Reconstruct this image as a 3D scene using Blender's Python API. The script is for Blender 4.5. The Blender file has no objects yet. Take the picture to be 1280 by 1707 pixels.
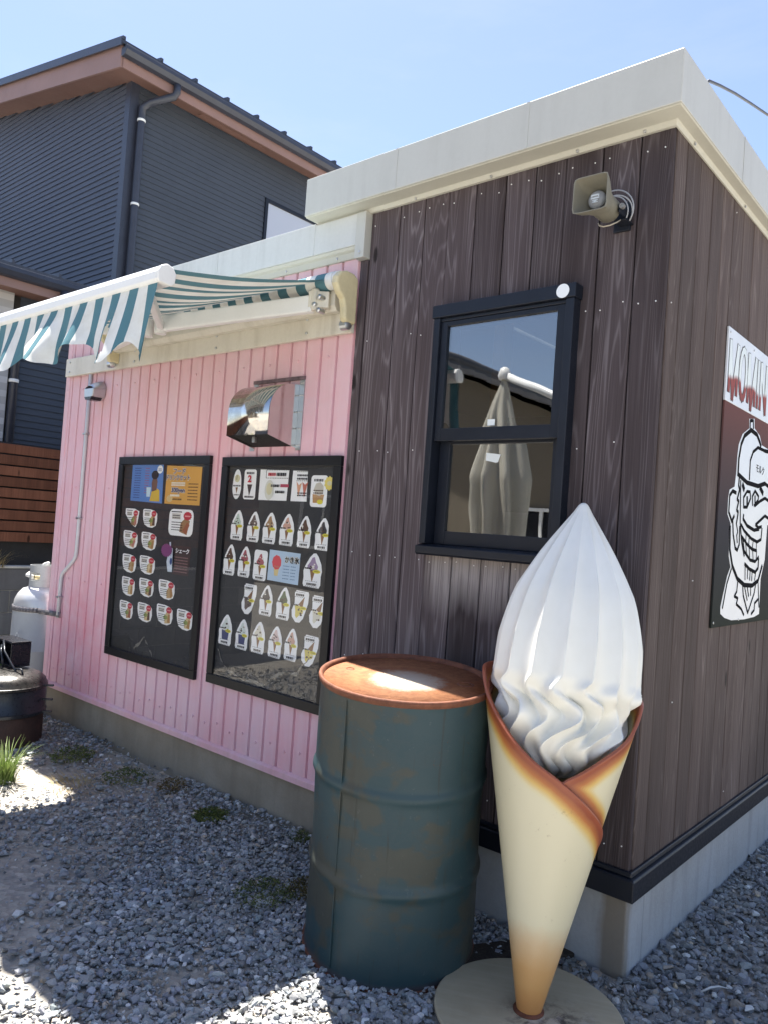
import bpy, bmesh, math, random
import numpy as np
from mathutils import Vector, Matrix, Quaternion

scene = bpy.context.scene
C = scene.collection
# ---------------------------------------------------------------- camera
cam_data = bpy.data.cameras.new('camera')
cam = bpy.data.objects.new('camera', cam_data)
C.objects.link(cam)
cam_data.sensor_fit = 'HORIZONTAL'
cam_data.sensor_width = 36.0
cam_data.lens = 36.0 * 1279.32 / 1280.0
cam_data.clip_start = 0.05
cam_data.clip_end = 2000.0
_yaw, _pitch, _roll = -0.710669, 0.024236, 0.070975
_f = Vector((math.sin(_yaw) * math.cos(_pitch), math.cos(_yaw) * math.cos(_pitch), math.sin(_pitch)))
_r = Vector((math.cos(_yaw), -math.sin(_yaw), 0))
_u = _r.cross(_f)
_r2 = _r * math.cos(_roll) + _u * math.sin(_roll)
_u2 = _u * math.cos(_roll) - _r * math.sin(_roll)
cam.matrix_world = Matrix(((_r2.x, _u2.x, -_f.x, 0.98559), (_r2.y, _u2.y, -_f.y, -2.50155),
                           (_r2.z, _u2.z, -_f.z, 1.40996), (0, 0, 0, 1)))
scene.camera = cam
# ---------------------------------------------------------------- sky and sun
SUN = Vector((-0.32, 0.166, 1.0)).normalized()          # towards the sun
SKY_STRENGTH, SUN_STRENGTH, EXPOSURE = 0.069, 5.0, 1.82
world = bpy.data.worlds.new('World')
scene.world = world
world.use_nodes = True
wn = world.node_tree
wn.nodes.clear()
sky = wn.nodes.new('ShaderNodeTexSky')
sky.sky_type = 'NISHITA'
sky.sun_disc = False
sky.sun_elevation = math.asin(SUN.z)
sky.sun_rotation = math.atan2(SUN.x, SUN.y)
sky.altitude = 10
sky.air_density = 1.0
sky.dust_density = 0.7
sky.ozone_density = 1.6
bg = wn.nodes.new('ShaderNodeBackground')
bg.inputs['Strength'].default_value = SKY_STRENGTH
wo = wn.nodes.new('ShaderNodeOutputWorld')
# thin high haze: the clear sky a little whiter and less cyan, with faint streaks of cirrus
tint = wn.nodes.new('ShaderNodeMix')
tint.data_type, tint.blend_type = 'RGBA', 'MULTIPLY'
tint.inputs[0].default_value = 1.0
tint.inputs[7].default_value = (1.05, 0.985, 1.0, 1.0)
wn.links.new(sky.outputs[0], tint.inputs[6])
tc = wn.nodes.new('ShaderNodeTexCoord')
mp = wn.nodes.new('ShaderNodeMapping')
mp.inputs['Scale'].default_value = (1.6, 2.4, 7.0)
wn.links.new(tc.outputs['Generated'], mp.inputs['Vector'])
cn = wn.nodes.new('ShaderNodeTexNoise')
cn.inputs['Scale'].default_value = 1.5
cn.inputs['Detail'].default_value = 7.0
cn.inputs['Roughness'].default_value = 0.62
wn.links.new(mp.outputs[0], cn.inputs['Vector'])
cr = wn.nodes.new('ShaderNodeValToRGB')
cr.color_ramp.elements[0].position = 0.50
cr.color_ramp.elements[0].color = (0, 0, 0, 1)
cr.color_ramp.elements[1].position = 0.80
cr.color_ramp.elements[1].color = (0.22, 0.22, 0.22, 1)
wn.links.new(cn.outputs[0], cr.inputs[0])
cl = wn.nodes.new('ShaderNodeMix')
cl.data_type = 'RGBA'
cl.inputs[7].default_value = (3.6, 3.9, 4.3, 1.0)
wn.links.new(cr.outputs[0], cl.inputs[0])
wn.links.new(tint.outputs[2], cl.inputs[6])
wn.links.new(cl.outputs[2], bg.inputs['Color'])
wn.links.new(bg.outputs[0], wo.inputs['Surface'])
sun_data = bpy.data.lights.new('sun', 'SUN')
sun_data.energy = SUN_STRENGTH
sun_data.angle = math.radians(0.53)
sun_data.color = (1.0, 0.955, 0.88)
sun = bpy.data.objects.new('sun', sun_data)
C.objects.link(sun)
sun.rotation_mode = 'QUATERNION'
sun.rotation_quaternion = SUN.to_track_quat('Z', 'Y')
sun.location = (0, 0, 12)
scene.view_settings.view_transform = 'Standard'
scene.view_settings.look = 'None'
scene.view_settings.gamma = 1.0
scene.view_settings.use_curve_mapping = False
scene.view_settings.exposure = EXPOSURE
scene.cycles.max_bounces = 8
scene.cycles.transparent_max_bounces = 12

# ---------------------------------------------------------------- helpers: materials
def nd(nt, t, ins=None, **props):
    n = nt.nodes.new(t)
    for k, v in props.items():
        setattr(n, k, v)
    for k, v in (ins or {}).items():
        if isinstance(v, bpy.types.NodeSocket):
            nt.links.new(v, n.inputs[k])
        else:
            n.inputs[k].default_value = v
    return n
def rgba(c):
    return (c[0], c[1], c[2], 1.0)
def ramp(nt, fac, stops, interp='LINEAR'):
    n = nd(nt, 'ShaderNodeValToRGB', {0: fac})
    n.color_ramp.interpolation = interp
    e = n.color_ramp.elements
    while len(e) > 1:
        e.remove(e[-1])
    for i, (p, c) in enumerate(stops):
        x = e[0] if i == 0 else e.new(p)
        x.position = p
        x.color = rgba(c) if hasattr(c, '__len__') else (c, c, c, 1)
    return n.outputs[0]
def mathn(nt, op, a, b=0.0, c=0.0, clamp=False):
    n = nd(nt, 'ShaderNodeMath', {0: a, 1: b, 2: c}, operation=op)
    n.use_clamp = clamp
    return n.outputs[0]
def mix(nt, fac, a, b, blend='MIX'):
    n = nd(nt, 'ShaderNodeMix', {0: fac}, data_type='RGBA', blend_type=blend)
    for i, v in ((6, a), (7, b)):
        if isinstance(v, bpy.types.NodeSocket):
            nt.links.new(v, n.inputs[i])
        else:
            n.inputs[i].default_value = rgba(v)
    return n.outputs[2]
def vscale(nt, v, s):
    return nd(nt, 'ShaderNodeVectorMath', {0: v, 1: s}, operation='MULTIPLY').outputs[0]
def vadd(nt, v, s):
    return nd(nt, 'ShaderNodeVectorMath', {0: v, 1: s}, operation='ADD').outputs[0]
def noise(nt, vec, scale=5.0, detail=4.0, rough=0.55, dist=0.0):
    return nd(nt, 'ShaderNodeTexNoise', {'Vector': vec, 'Scale': scale, 'Detail': detail, 'Roughness': rough, 'Distortion': dist}).outputs[0]
def bump(nt, h, strength=0.3, dist=0.01):
    return nd(nt, 'ShaderNodeBump', {'Height': h, 'Strength': strength, 'Distance': dist}).outputs[0]
def newmat(name, base=(0.5, 0.5, 0.5), rough=0.6, metal=0.0, spec=0.5):
    m = bpy.data.materials.new(name)
    m.use_nodes = True
    nt = m.node_tree
    b = nt.nodes['Principled BSDF']
    b.inputs['Base Color'].default_value = rgba(base)
    b.inputs['Roughness'].default_value = rough
    b.inputs['Metallic'].default_value = metal
    b.inputs['Specular IOR Level'].default_value = spec
    return m, nt, b
def tco(nt, which='Object'):
    return nd(nt, 'ShaderNodeTexCoord').outputs[which]
def wpos(nt):
    return nd(nt, 'ShaderNodeNewGeometry').outputs['Position']
def sepz(nt, v):
    return nd(nt, 'ShaderNodeSeparateXYZ', {0: v}).outputs
def plain(name, c, rough=0.6, metal=0.0, var=0.18, scale=9.0, bmp=0.08, stretch=(1, 1, 1), coords='Object', spec=0.5):
    """a paint / metal / plastic with slight large and fine unevenness"""
    m, nt, b = newmat(name, c, rough, metal, spec)
    v = vscale(nt, tco(nt, coords), stretch)
    n1 = noise(nt, v, scale, 5, 0.6)
    n2 = noise(nt, v, scale * 9, 3, 0.6)
    f = mathn(nt, 'ADD', mathn(nt, 'MULTIPLY', n1, 0.7), mathn(nt, 'MULTIPLY', n2, 0.3))
    lo = tuple(x * (1 - var) for x in c)
    hi = tuple(min(1, x * (1 + var)) for x in c)
    nt.links.new(ramp(nt, f, [(0.3, lo), (0.7, hi)]), b.inputs['Base Color'])
    nt.links.new(ramp(nt, n2, [(0.3, max(0, rough - 0.08)), (0.7, min(1, rough + 0.08))]), b.inputs['Roughness'])
    if bmp:
        nt.links.new(bump(nt, f, bmp, 0.01), b.inputs['Normal'])
    return m
def flat(name, c, rough=0.7, spec=0.3):
    return newmat(name, c, rough, 0.0, spec)[0]

# ---------------------------------------------------------------- helpers: meshes
class MB:
    def __init__(self):
        self.v, self.f, self.mi = [], [], []
    def add(self, vs, fs, mi=0):
        o = len(self.v)
        self.v += [tuple(x) for x in vs]
        self.f += [tuple(i + o for i in f) for f in fs]
        self.mi += [mi] * len(fs)
        return self
    def box(self, x0, x1, y0, y1, z0, z1, mi=0):
        return self.add([(x0, y0, z0), (x1, y0, z0), (x1, y1, z0), (x0, y1, z0), (x0, y0, z1), (x1, y0, z1), (x1, y1, z1), (x0, y1, z1)],
                        [(0, 3, 2, 1), (4, 5, 6, 7), (0, 1, 5, 4), (1, 2, 6, 5), (2, 3, 7, 6), (3, 0, 4, 7)], mi)
    def obox(self, a, b, w, h, up=(0, 0, 1), mi=0):
        """bar of section w x h from a to b"""
        a, b, up = Vector(a), Vector(b), Vector(up)
        d = (b - a).normalized()
        s = d.cross(up).normalized() * w / 2
        t = s.cross(d).normalized() * h / 2
        vs = [p + q for p in (a, b) for q in (-s - t, s - t, s + t, -s + t)]
        return self.add(vs, [(0, 1, 2, 3), (7, 6, 5, 4), (0, 4, 5, 1), (1, 5, 6, 2), (2, 6, 7, 3), (3, 7, 4, 0)], mi)
    def prism(self, poly, axis, a, b, mi=0):
        """polygon in the two other axes (x,y order), extruded along axis from a to b"""
        n = len(poly)
        def P(u, v, w):
            return {'x': (w, u, v), 'y': (u, w, v), 'z': (u, v, w)}[axis]
        vs = [P(u, v, a) for u, v in poly] + [P(u, v, b) for u, v in poly]
        fs = [tuple(range(n)), tuple(range(2 * n - 1, n - 1, -1))]
        fs += [(i, i + n, (i + 1) % n + n, (i + 1) % n) for i in range(n)]
        return self.add(vs, fs, mi)
    def lathe(self, prof, n=32, c=(0, 0, 0), mi=0, axis='z', cap=True):
        o = []
        for (r, z) in prof:
            for i in range(n):
                a = 2 * math.pi * i / n
                p = (r * math.cos(a), r * math.sin(a), z)
                if axis == 'y':
                    p = (p[0], p[2], p[1])
                elif axis == 'x':
                    p = (p[2], p[0], p[1])
                o.append((p[0] + c[0], p[1] + c[1], p[2] + c[2]))
        fs = []
        for j in range(len(prof) - 1):
            for i in range(n):
                k = (i + 1) % n
                fs.append((j * n + i, j * n + k, (j + 1) * n + k, (j + 1) * n + i))
        if cap:
            fs.append(tuple(range(n - 1, -1, -1)))
            fs.append(tuple((len(prof) - 1) * n + i for i in range(n)))
        return self.add(o, fs, mi)
    def tube(self, pts, r, n=8, mi=0):
        pts = [Vector(p) for p in pts]
        rs = r if hasattr(r, '__len__') else [r] * len(pts)
        o = []
        u = None
        for i, p in enumerate(pts):
            d = (pts[min(i + 1, len(pts) - 1)] - pts[max(i - 1, 0)]).normalized()
            if u is None:
                u = d.orthogonal().normalized()
            u = (u - d * u.dot(d)).normalized()
            w = d.cross(u)
            for k in range(n):
                a = 2 * math.pi * k / n
                o.append(p + (u * math.cos(a) + w * math.sin(a)) * rs[i])
        fs = []
        for j in range(len(pts) - 1):
            for k in range(n):
                q = (k + 1) % n
                fs.append((j * n + k, j * n + q, (j + 1) * n + q, (j + 1) * n + k))
        fs.append(tuple(range(n - 1, -1, -1)))
        fs.append(tuple((len(pts) - 1) * n + k for k in range(n)))
        return self.add(o, fs, mi)
    def grid(self, fn, us, vs, mi=0, keep=None, wrap=False):
        nu, nv = len(us), len(vs)
        o = [fn(u, v) for u in us for v in vs]
        fs = []
        for i in range(nu if wrap else nu - 1):
            for j in range(nv - 1):
                if keep and not keep(us[i], vs[j]):
                    continue
                k = (i + 1) % nu
                fs.append((i * nv + j, k * nv + j, k * nv + j + 1, i * nv + j + 1))
        return self.add(o, fs, mi)
    def mesh(self, name, mats=None, smooth=False, recalc=True):
        me = bpy.data.meshes.new(name)
        me.from_pydata(self.v, [], self.f)
        for m in (mats or []):
            me.materials.append(m)
        if len(mats or []) > 1:
            me.polygons.foreach_set('material_index', self.mi)
        if recalc:
            bm = bmesh.new()
            bm.from_mesh(me)
            bmesh.ops.recalc_face_normals(bm, faces=bm.faces)
            bm.to_mesh(me)
            bm.free()
        if smooth:
            me.polygons.foreach_set('use_smooth', [True] * len(me.polygons))
        me.update()
        return me
    def build(self, name, mats, parent=None, smooth=False, bevel=0.0, loc=None, recalc=True, seg=2, solid=0.0, auto=None):
        mats = mats if isinstance(mats, (list, tuple)) else [mats]
        me = self.mesh(name, mats, smooth or auto is not None, recalc)
        if auto is not None:
            sharp_by_angle(me, auto)
        o = link(name, me, parent)
        if loc is not None:
            o.location = loc
        if solid:
            md = o.modifiers.new('thickness', 'SOLIDIFY')
            md.thickness = solid
            md.offset = 0
        if bevel:
            md = o.modifiers.new('bevel', 'BEVEL')
            md.width = bevel
            md.segments = seg
            md.limit_method = 'ANGLE'
            md.angle_limit = math.radians(40)
        return o
def sharp_by_angle(me, deg):
    bm = bmesh.new()
    bm.from_mesh(me)
    for e in bm.edges:
        e.smooth = not (len(e.link_faces) == 2 and e.calc_face_angle(0) > math.radians(deg))
    bm.to_mesh(me)
    bm.free()
def link(name, data, parent=None):
    o = bpy.data.objects.new(name, data)
    C.objects.link(o)
    if parent is not None:
        o.parent = parent
    return o
def tag(o, label=None, cat=None, group=None, kind=None):
    for k, v in (('label', label), ('category', cat), ('group', group), ('kind', kind)):
        if v:
            o[k] = v
    return o
def thing(name, label, cat, loc=(0, 0, 0), rotz=0.0, group=None):
    o = bpy.data.objects.new(name, None)
    o.empty_display_size = 0.1
    C.objects.link(o)
    o.location = loc
    o.rotation_euler = (0, 0, rotz)
    return tag(o, label, cat, group)
def dup(o, parent=None, name=None):
    c = o.copy()
    C.objects.link(c)
    if parent is not None:
        c.parent = parent
    return c
def text_mesh(body, size, bold=0.0, depth=0.0, align='CENTER', space=1.0, sx=1.0):
    """flat lettering as a mesh in its own xy plane"""
    cu = bpy.data.curves.new('lettering', 'FONT')
    cu.body = body
    cu.size = size
    cu.offset = bold
    cu.extrude = depth
    cu.align_x = align
    cu.space_character = space
    cu.resolution_u = 3
    ob = bpy.data.objects.new('lettering', cu)
    C.objects.link(ob)
    dg = bpy.context.evaluated_depsgraph_get()
    me = bpy.data.meshes.new_from_object(ob.evaluated_get(dg))
    bpy.data.objects.remove(ob)
    bpy.data.curves.remove(cu)
    if sx != 1.0:
        me.transform(Matrix.Diagonal((sx, 1, 1, 1)))
    return me
def lettering(body, size, mat, parent, origin, xdir, ydir, name='lettering', bold=0.0, depth=0.0003, align='CENTER', sx=1.0, space=1.0):
    me = text_mesh(body, size, bold, depth, align, space, sx)
    xd, yd = Vector(xdir).normalized(), Vector(ydir).normalized()
    zd = xd.cross(yd)
    o = Vector(origin)
    me.transform(Matrix(((xd.x, yd.x, zd.x, o.x), (xd.y, yd.y, zd.y, o.y), (xd.z, yd.z, zd.z, o.z), (0, 0, 0, 1))))
    me.materials.clear()
    me.materials.append(mat)
    return link(name, me, parent)
def lerp_tab(tab, x):
    if x <= tab[0][0]:
        return tab[0][1]
    for (a, b), (c, d) in zip(tab[:-1], tab[1:]):
        if x <= c:
            t = (x - a) / (c - a)
            return b + (d - b) * t
    return tab[-1][1]
def smooth_tab(tab, x):
    """Catmull-Rom through a table"""
    n = len(tab)
    if x <= tab[0][0]:
        return tab[0][1]
    if x >= tab[-1][0]:
        return tab[-1][1]
    i = next(k for k in range(n - 1) if x <= tab[k + 1][0])
    x0, y0 = tab[i]
    x1, y1 = tab[i + 1]
    m0 = (y1 - tab[i - 1][1]) / (x1 - tab[i - 1][0]) if i > 0 else (y1 - y0) / (x1 - x0)
    m1 = (tab[i + 2][1] - y0) / (tab[i + 2][0] - x0) if i + 2 < n else (y1 - y0) / (x1 - x0)
    h = x1 - x0
    t = (x - x0) / h
    return (2*t**3-3*t*t+1)*y0 + (t**3-2*t*t+t)*h*m0 + (-2*t**3+3*t*t)*y1 + (t**3-t*t)*h*m1
rnd = random.Random(7)
BOARD1 = {'food': [(-3.1311, 1.3802, 0.148, 0.11), (-2.9403, 1.3848, 0.149, 0.107), (-2.6322, 1.3742, 0.229, 0.148), (-3.1303, 1.2499, 0.157, 0.107), (-2.9345, 1.2523, 0.157, 0.104), (-3.1233, 1.1091, 0.152, 0.109), (-2.9322, 1.114, 0.161, 0.106), (-3.1147, 0.9728, 0.143, 0.111), (-2.9224, 0.9839, 0.152, 0.105), (-2.72, 0.9931, 0.159, 0.108), (-3.1168, 0.832, 0.147, 0.108), (-2.9194, 0.8417, 0.152, 0.107), (-2.7211, 0.8535, 0.159, 0.111), (-2.5282, 0.8486, 0.15, 0.11)], 'blue': [(-3.1662, 1.6998), (-2.8407, 1.6989), (-2.8306, 1.4745), (-3.1642, 1.4828)], 'orange': [(-2.8049, 1.693), (-2.473, 1.6846), (-2.4739, 1.4743), (-2.806, 1.4753)], 'shake': [(-2.6897, 1.2436), (-2.5156, 1.2462), (-2.527, 1.0861), (-2.6804, 1.0856)], 'cup': [(-2.726, 1.2608), (-2.7121, 1.2617), (-2.7075, 1.2274), (-2.6676, 1.2267), (-2.6679, 1.0959), (-2.7238, 1.0955), (-2.7412, 1.1496), (-2.7206, 1.2207)], 'burst': (-2.7458, 1.2131, 0.112, 0.076)}
BOARD2 = {'surf': (-2.166, 1.595, 0.074, 0.155), 'two': (-2.0638, 1.5954, 0.094, 0.152), 'cup': (-1.5636, 1.571, 0.109, 0.148), 'burst': (-1.4923, 1.6084, 0.069, 0.068), 'rows': [[(-2.1393, 1.3858, 0.099, 0.153), (-2.0102, 1.3839, 0.098, 0.152), (-1.8881, 1.383, 0.101, 0.153), (-1.7622, 1.3816, 0.102, 0.153), (-1.64, 1.3784, 0.092, 0.15), (-1.5188, 1.3737, 0.096, 0.149)], [(-2.1798, 1.2053, 0.097, 0.158), (-2.0601, 1.2043, 0.097, 0.155), (-1.938, 1.1958, 0.099, 0.149), (-1.5662, 1.2039, 0.122, 0.159)], [(-2.0046, 1.0203, 0.108, 0.152), (-1.8742, 1.0299, 0.097, 0.149), (-1.7484, 1.0294, 0.098, 0.155), (-1.6333, 1.0264, 0.108, 0.15), (-1.514, 1.016, 0.106, 0.149)], [(-2.1701, 0.8465, 0.107, 0.156), (-2.0367, 0.8412, 0.099, 0.152), (-1.9115, 0.8438, 0.101, 0.155), (-1.7864, 0.8401, 0.097, 0.152), (-1.6745, 0.8441, 0.09, 0.152), (-1.5475, 0.832, 0.107, 0.144)]], 'white': [(-1.9879, 1.6719), (-1.7761, 1.6693), (-1.7818, 1.5198), (-1.9893, 1.519)], 'cones': [(-1.748, 1.6664), (-1.6466, 1.6647), (-1.641, 1.5199), (-1.7524, 1.5196)], 'kaki': [(-1.8733, 1.2788), (-1.6542, 1.2737), (-1.658, 1.1251), (-1.8794, 1.1301)]}
SIL_TOP = [(0.9807, 1.9994), (1.0578, 2.0115), (1.0662, 1.9713), (1.1534, 1.9503), (1.1923, 1.913), (1.243, 1.911)]
SIL_REST = [(1.3086, 1.1506), (1.2308, 1.1402), (1.0798, 1.1354), (0.896, 1.139), (0.8009, 1.1531), (0.7464, 1.1711), (0.7411, 1.1989), (0.7686, 1.2537), (0.8063, 1.3253), (0.8414, 1.3619), (0.8103, 1.4058), (0.7964, 1.5099), (0.8105, 1.5388), (0.76, 1.5759), (0.7572, 1.6435), (0.7703, 1.6766), (0.8332, 1.6942), (0.8428, 1.7481), (0.844, 1.7648), (0.8453, 1.8241), (0.8554, 1.8727), (0.8992, 1.9225), (0.989, 1.9598)]
SIL_R = [(1.2769, 1.2991), (1.3338, 1.4167), (1.321, 1.5522)]
STROKES = [(0.012, [(0.9996, 1.9634), (0.9962, 1.9936), (1.041, 2.0006), (1.0477, 1.9685)]), (0.016, [(0.8676, 1.7594), (0.8671, 1.8148), (0.8881, 1.877), (0.9274, 1.9185), (1.0184, 1.9559), (1.1083, 1.9481), (1.1596, 1.9214), (1.1781, 1.9069)]), (0.012, [(1.0338, 1.7439), (1.0311, 1.8259), (1.066, 1.8674), (1.1347, 1.8949), (1.2467, 1.8942)]), (0.016, [(0.8629, 1.7502), (1.0025, 1.7264), (1.1697, 1.7267), (1.2785, 1.7478)]), (0.012, [(0.8873, 1.7321), (0.8861, 1.7031), (0.9031, 1.6881), (0.8772, 1.6448), (0.8992, 1.6383), (0.8793, 1.5998), (0.9014, 1.593), (0.889, 1.5511)]), (0.01, [(0.9094, 1.7259), (0.9381, 1.5497), (0.9759, 1.4679), (1.0236, 1.4102)]), (0.02, [(0.9404, 1.7122), (0.9657, 1.6936)]), (0.02, [(1.2023, 1.723), (1.2557, 1.7009)]), (0.011, [(0.9738, 1.6187), (0.9654, 1.66), (1.0102, 1.689), (1.0543, 1.6906), (1.0674, 1.6638), (1.024, 1.6222), (0.9738, 1.6187)]), (0.016, [(1.0154, 1.664), (1.0214, 1.6347)]), (0.011, [(1.1034, 1.6364), (1.0924, 1.6744), (1.1282, 1.7012), (1.1872, 1.682), (1.1831, 1.6641), (1.1265, 1.6358)]), (0.014, [(1.1332, 1.6777), (1.1395, 1.6477)]), (0.012, [(1.1418, 1.6369), (1.2154, 1.6621), (1.2929, 1.6815)]), (0.012, [(1.3104, 1.6014), (1.1672, 1.5532), (1.2169, 1.5425), (1.2639, 1.5493)]), (0.013, [(0.9806, 1.5856), (0.9769, 1.5685), (1.0404, 1.5424), (1.1492, 1.5283), (1.2262, 1.5363)]), (0.012, [(0.9537, 1.5422), (1.0013, 1.5193), (1.1112, 1.4898), (1.2068, 1.478), (1.2682, 1.4913), (1.2739, 1.5408)]), (0.012, [(0.9708, 1.4928), (1.057, 1.4621), (1.1363, 1.443), (1.2073, 1.4383)]), (0.012, [(0.9867, 1.485), (1.0193, 1.4313), (1.1158, 1.3949), (1.194, 1.3896), (1.2451, 1.4104)]), (0.008, [(1.0319, 1.5122), (1.0342, 1.4656)]), (0.008, [(1.0804, 1.4929), (1.0809, 1.4543)]), (0.008, [(1.1443, 1.478), (1.1363, 1.443)]), (0.008, [(1.1999, 1.4734), (1.1999, 1.4359)]), (0.008, [(1.0342, 1.4656), (1.0592, 1.4152)]), (0.008, [(1.0892, 1.4503), (1.1069, 1.4012)]), (0.008, [(1.1448, 1.4388), (1.162, 1.3934)]), (0.008, [(1.2078, 1.4361), (1.2092, 1.392)]), (0.013, [(1.0378, 1.3766), (1.1088, 1.3559), (1.2042, 1.3413), (1.2475, 1.3615), (1.247, 1.4015)]), (0.008, [(1.0451, 1.3767), (1.0561, 1.3086)]), (0.008, [(1.0855, 1.36), (1.0907, 1.3128)]), (0.008, [(1.1248, 1.3517), (1.1266, 1.3063)]), (0.008, [(1.1571, 1.3432), (1.1576, 1.304)]), (0.008, [(1.2125, 1.3391), (1.2037, 1.3061)]), (0.013, [(0.8584, 1.6699), (0.8104, 1.674), (0.7749, 1.6529), (0.7752, 1.5849), (0.8217, 1.5495), (0.8505, 1.5735)]), (0.012, [(0.8345, 1.5522), (0.8523, 1.4962), (0.8906, 1.4403), (0.9196, 1.4329), (0.9424, 1.4584), (0.9344, 1.5329)]), (0.009, [(0.8831, 1.5467), (0.9109, 1.511), (0.9005, 1.4941), (0.9131, 1.4657)]), (0.016, [(0.8037, 1.5263), (0.8179, 1.4342), (0.8646, 1.3662), (0.9437, 1.3131), (1.0492, 1.2853), (1.1699, 1.2821), (1.2598, 1.3037), (1.3104, 1.3711)]), (0.01, [(0.8536, 1.3538), (0.8061, 1.2932), (0.7673, 1.1942)]), (0.01, [(0.9531, 1.3006), (0.9475, 1.2591), (0.917, 1.239), (0.9674, 1.2297), (0.9514, 1.2051), (1.0267, 1.182), (1.0684, 1.1551)]), (0.01, [(1.0277, 1.2833), (1.0437, 1.2408), (1.1264, 1.1615), (1.2084, 1.2466), (1.2288, 1.2993)]), (0.008, [(1.0587, 1.2746), (1.1073, 1.2181)]), (0.008, [(1.0948, 1.2785), (1.1263, 1.235)]), (0.008, [(1.1477, 1.278), (1.1559, 1.2387)]), (0.01, [(1.2779, 1.2187), (1.2256, 1.2022), (1.2243, 1.1713), (1.181, 1.1552)]), (0.008, [(1.2607, 1.2992), (1.2986, 1.1823)])]
# ================================================================ materials
def wood_mat(name, dark, light, line, seed=0.0, warm=None):
    """weathered sawn boards, grain along z; every board shifted by its own random number"""
    m, nt, b = newmat(name, dark, 0.78, 0, 0.25)
    oi = nd(nt, 'ShaderNodeObjectInfo').outputs['Random']
    p = tco(nt)
    off = nd(nt, 'ShaderNodeCombineXYZ', {0: mathn(nt, 'MULTIPLY', oi, 37.0), 1: mathn(nt, 'MULTIPLY', oi, 11.0), 2: mathn(nt, 'MULTIPLY', oi, 53.0)}).outputs[0]
    q = vadd(nt, p, off)
    big = noise(nt, vscale(nt, q, (5.5, 5.5, 0.26)), 1.6, 1.5, 0.45)
    rings = mathn(nt, 'SINE', mathn(nt, 'MULTIPLY', mathn(nt, 'ADD', big, mathn(nt, 'MULTIPLY', noise(nt, vscale(nt, q, (60, 60, 1.5)), 1.0, 2, 0.5), 0.035)), 165.0))
    rl = mathn(nt, 'POWER', mathn(nt, 'MULTIPLY_ADD', rings, 0.5, 0.5, True), 8.0)
    fine = noise(nt, vscale(nt, q, (170, 170, 2.0)), 1.0, 4, 0.7)
    patch = noise(nt, vscale(nt, q, (11, 11, 0.8)), 1.0, 4, 0.6)
    knot = nd(nt, 'ShaderNodeTexVoronoi', {'Vector': vscale(nt, q, (5.5, 5.5, 2.0)), 'Scale': 1.0, 'Randomness': 1.0}).outputs['Distance']
    kn = ramp(nt, knot, [(0.0, 1.0), (0.055, 0.9), (0.09, 0.0)])
    c = ramp(nt, patch, [(0.28, dark), (0.75, light)])
    c = mix(nt, ramp(nt, fine, [(0.35, 0.0), (0.75, 0.6)]), c, tuple(x * 0.55 for x in dark))
    c = mix(nt, mathn(nt, 'MULTIPLY', rl, ramp(nt, patch, [(0.36, 0.10), (0.66, 0.50)])), c, line)
    tint = ramp(nt, oi, [(0.0, 0.74), (0.5, 1.0), (1.0, 1.25)])
    c = mix(nt, 1.0, c, tint, 'MULTIPLY')
    c = mix(nt, kn, c, tuple(x * 0.3 for x in dark))
    if warm:
        # bleached, bare patch of wood where rain drips off the window sill
        z = sepz(nt, p)
        zz = mathn(nt, 'MULTIPLY', ramp(nt, mathn(nt, 'ADD', z[2], mathn(nt, 'MULTIPLY', fine, 0.18)), [(0.0, 0), (1.0, 0)]), 1.0)
        f = mathn(nt, 'MULTIPLY', ramp(nt, mathn(nt, 'MULTIPLY', mathn(nt, 'ADD', z[2], mathn(nt, 'MULTIPLY', patch, 0.25)), 0.5), [(0.60, 0.0), (0.68, 1.0), (0.735, 1.0), (0.745, 0.0)]),
                  ramp(nt, mathn(nt, 'ADD', mathn(nt, 'MULTIPLY', z[0], -0.5), mathn(nt, 'MULTIPLY', patch, 0.05)), [(0.13, 0.0), (0.2, 1.0), (0.46, 1.0), (0.5, 0.0)]))
        f = mathn(nt, 'MULTIPLY', f, ramp(nt, fine, [(0.30, 0.05), (0.52, 0.95)]))
        c = mix(nt, f, c, warm)
    nt.links.new(c, b.inputs['Base Color'])
    h = mathn(nt, 'ADD', mathn(nt, 'MULTIPLY', fine, 0.7), mathn(nt, 'MULTIPLY', rl, 0.3))
    nt.links.new(bump(nt, h, 0.45, 0.004), b.inputs['Normal'])
    return m
M = {}
M['wood'] = wood_mat('dark_stained_cedar', (0.058, 0.043, 0.045), (0.128, 0.104, 0.112), (0.27, 0.24, 0.255), warm=(0.34, 0.31, 0.30))
M['wood_side'] = wood_mat('stained_cedar_side', (0.070, 0.049, 0.043), (0.130, 0.098, 0.088), (0.21, 0.175, 0.16))
M['fence_wood'] = wood_mat('red_brown_fence_board', (0.145, 0.058, 0.034), (0.26, 0.11, 0.065), (0.22, 0.095, 0.055))
M['old_plank'] = wood_mat('damp_old_plank', (0.035, 0.028, 0.022), (0.09, 0.07, 0.055), (0.12, 0.1, 0.08))
M['inside_wood'] = plain('varnished_pine', (0.42, 0.22, 0.09), 0.5)

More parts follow.
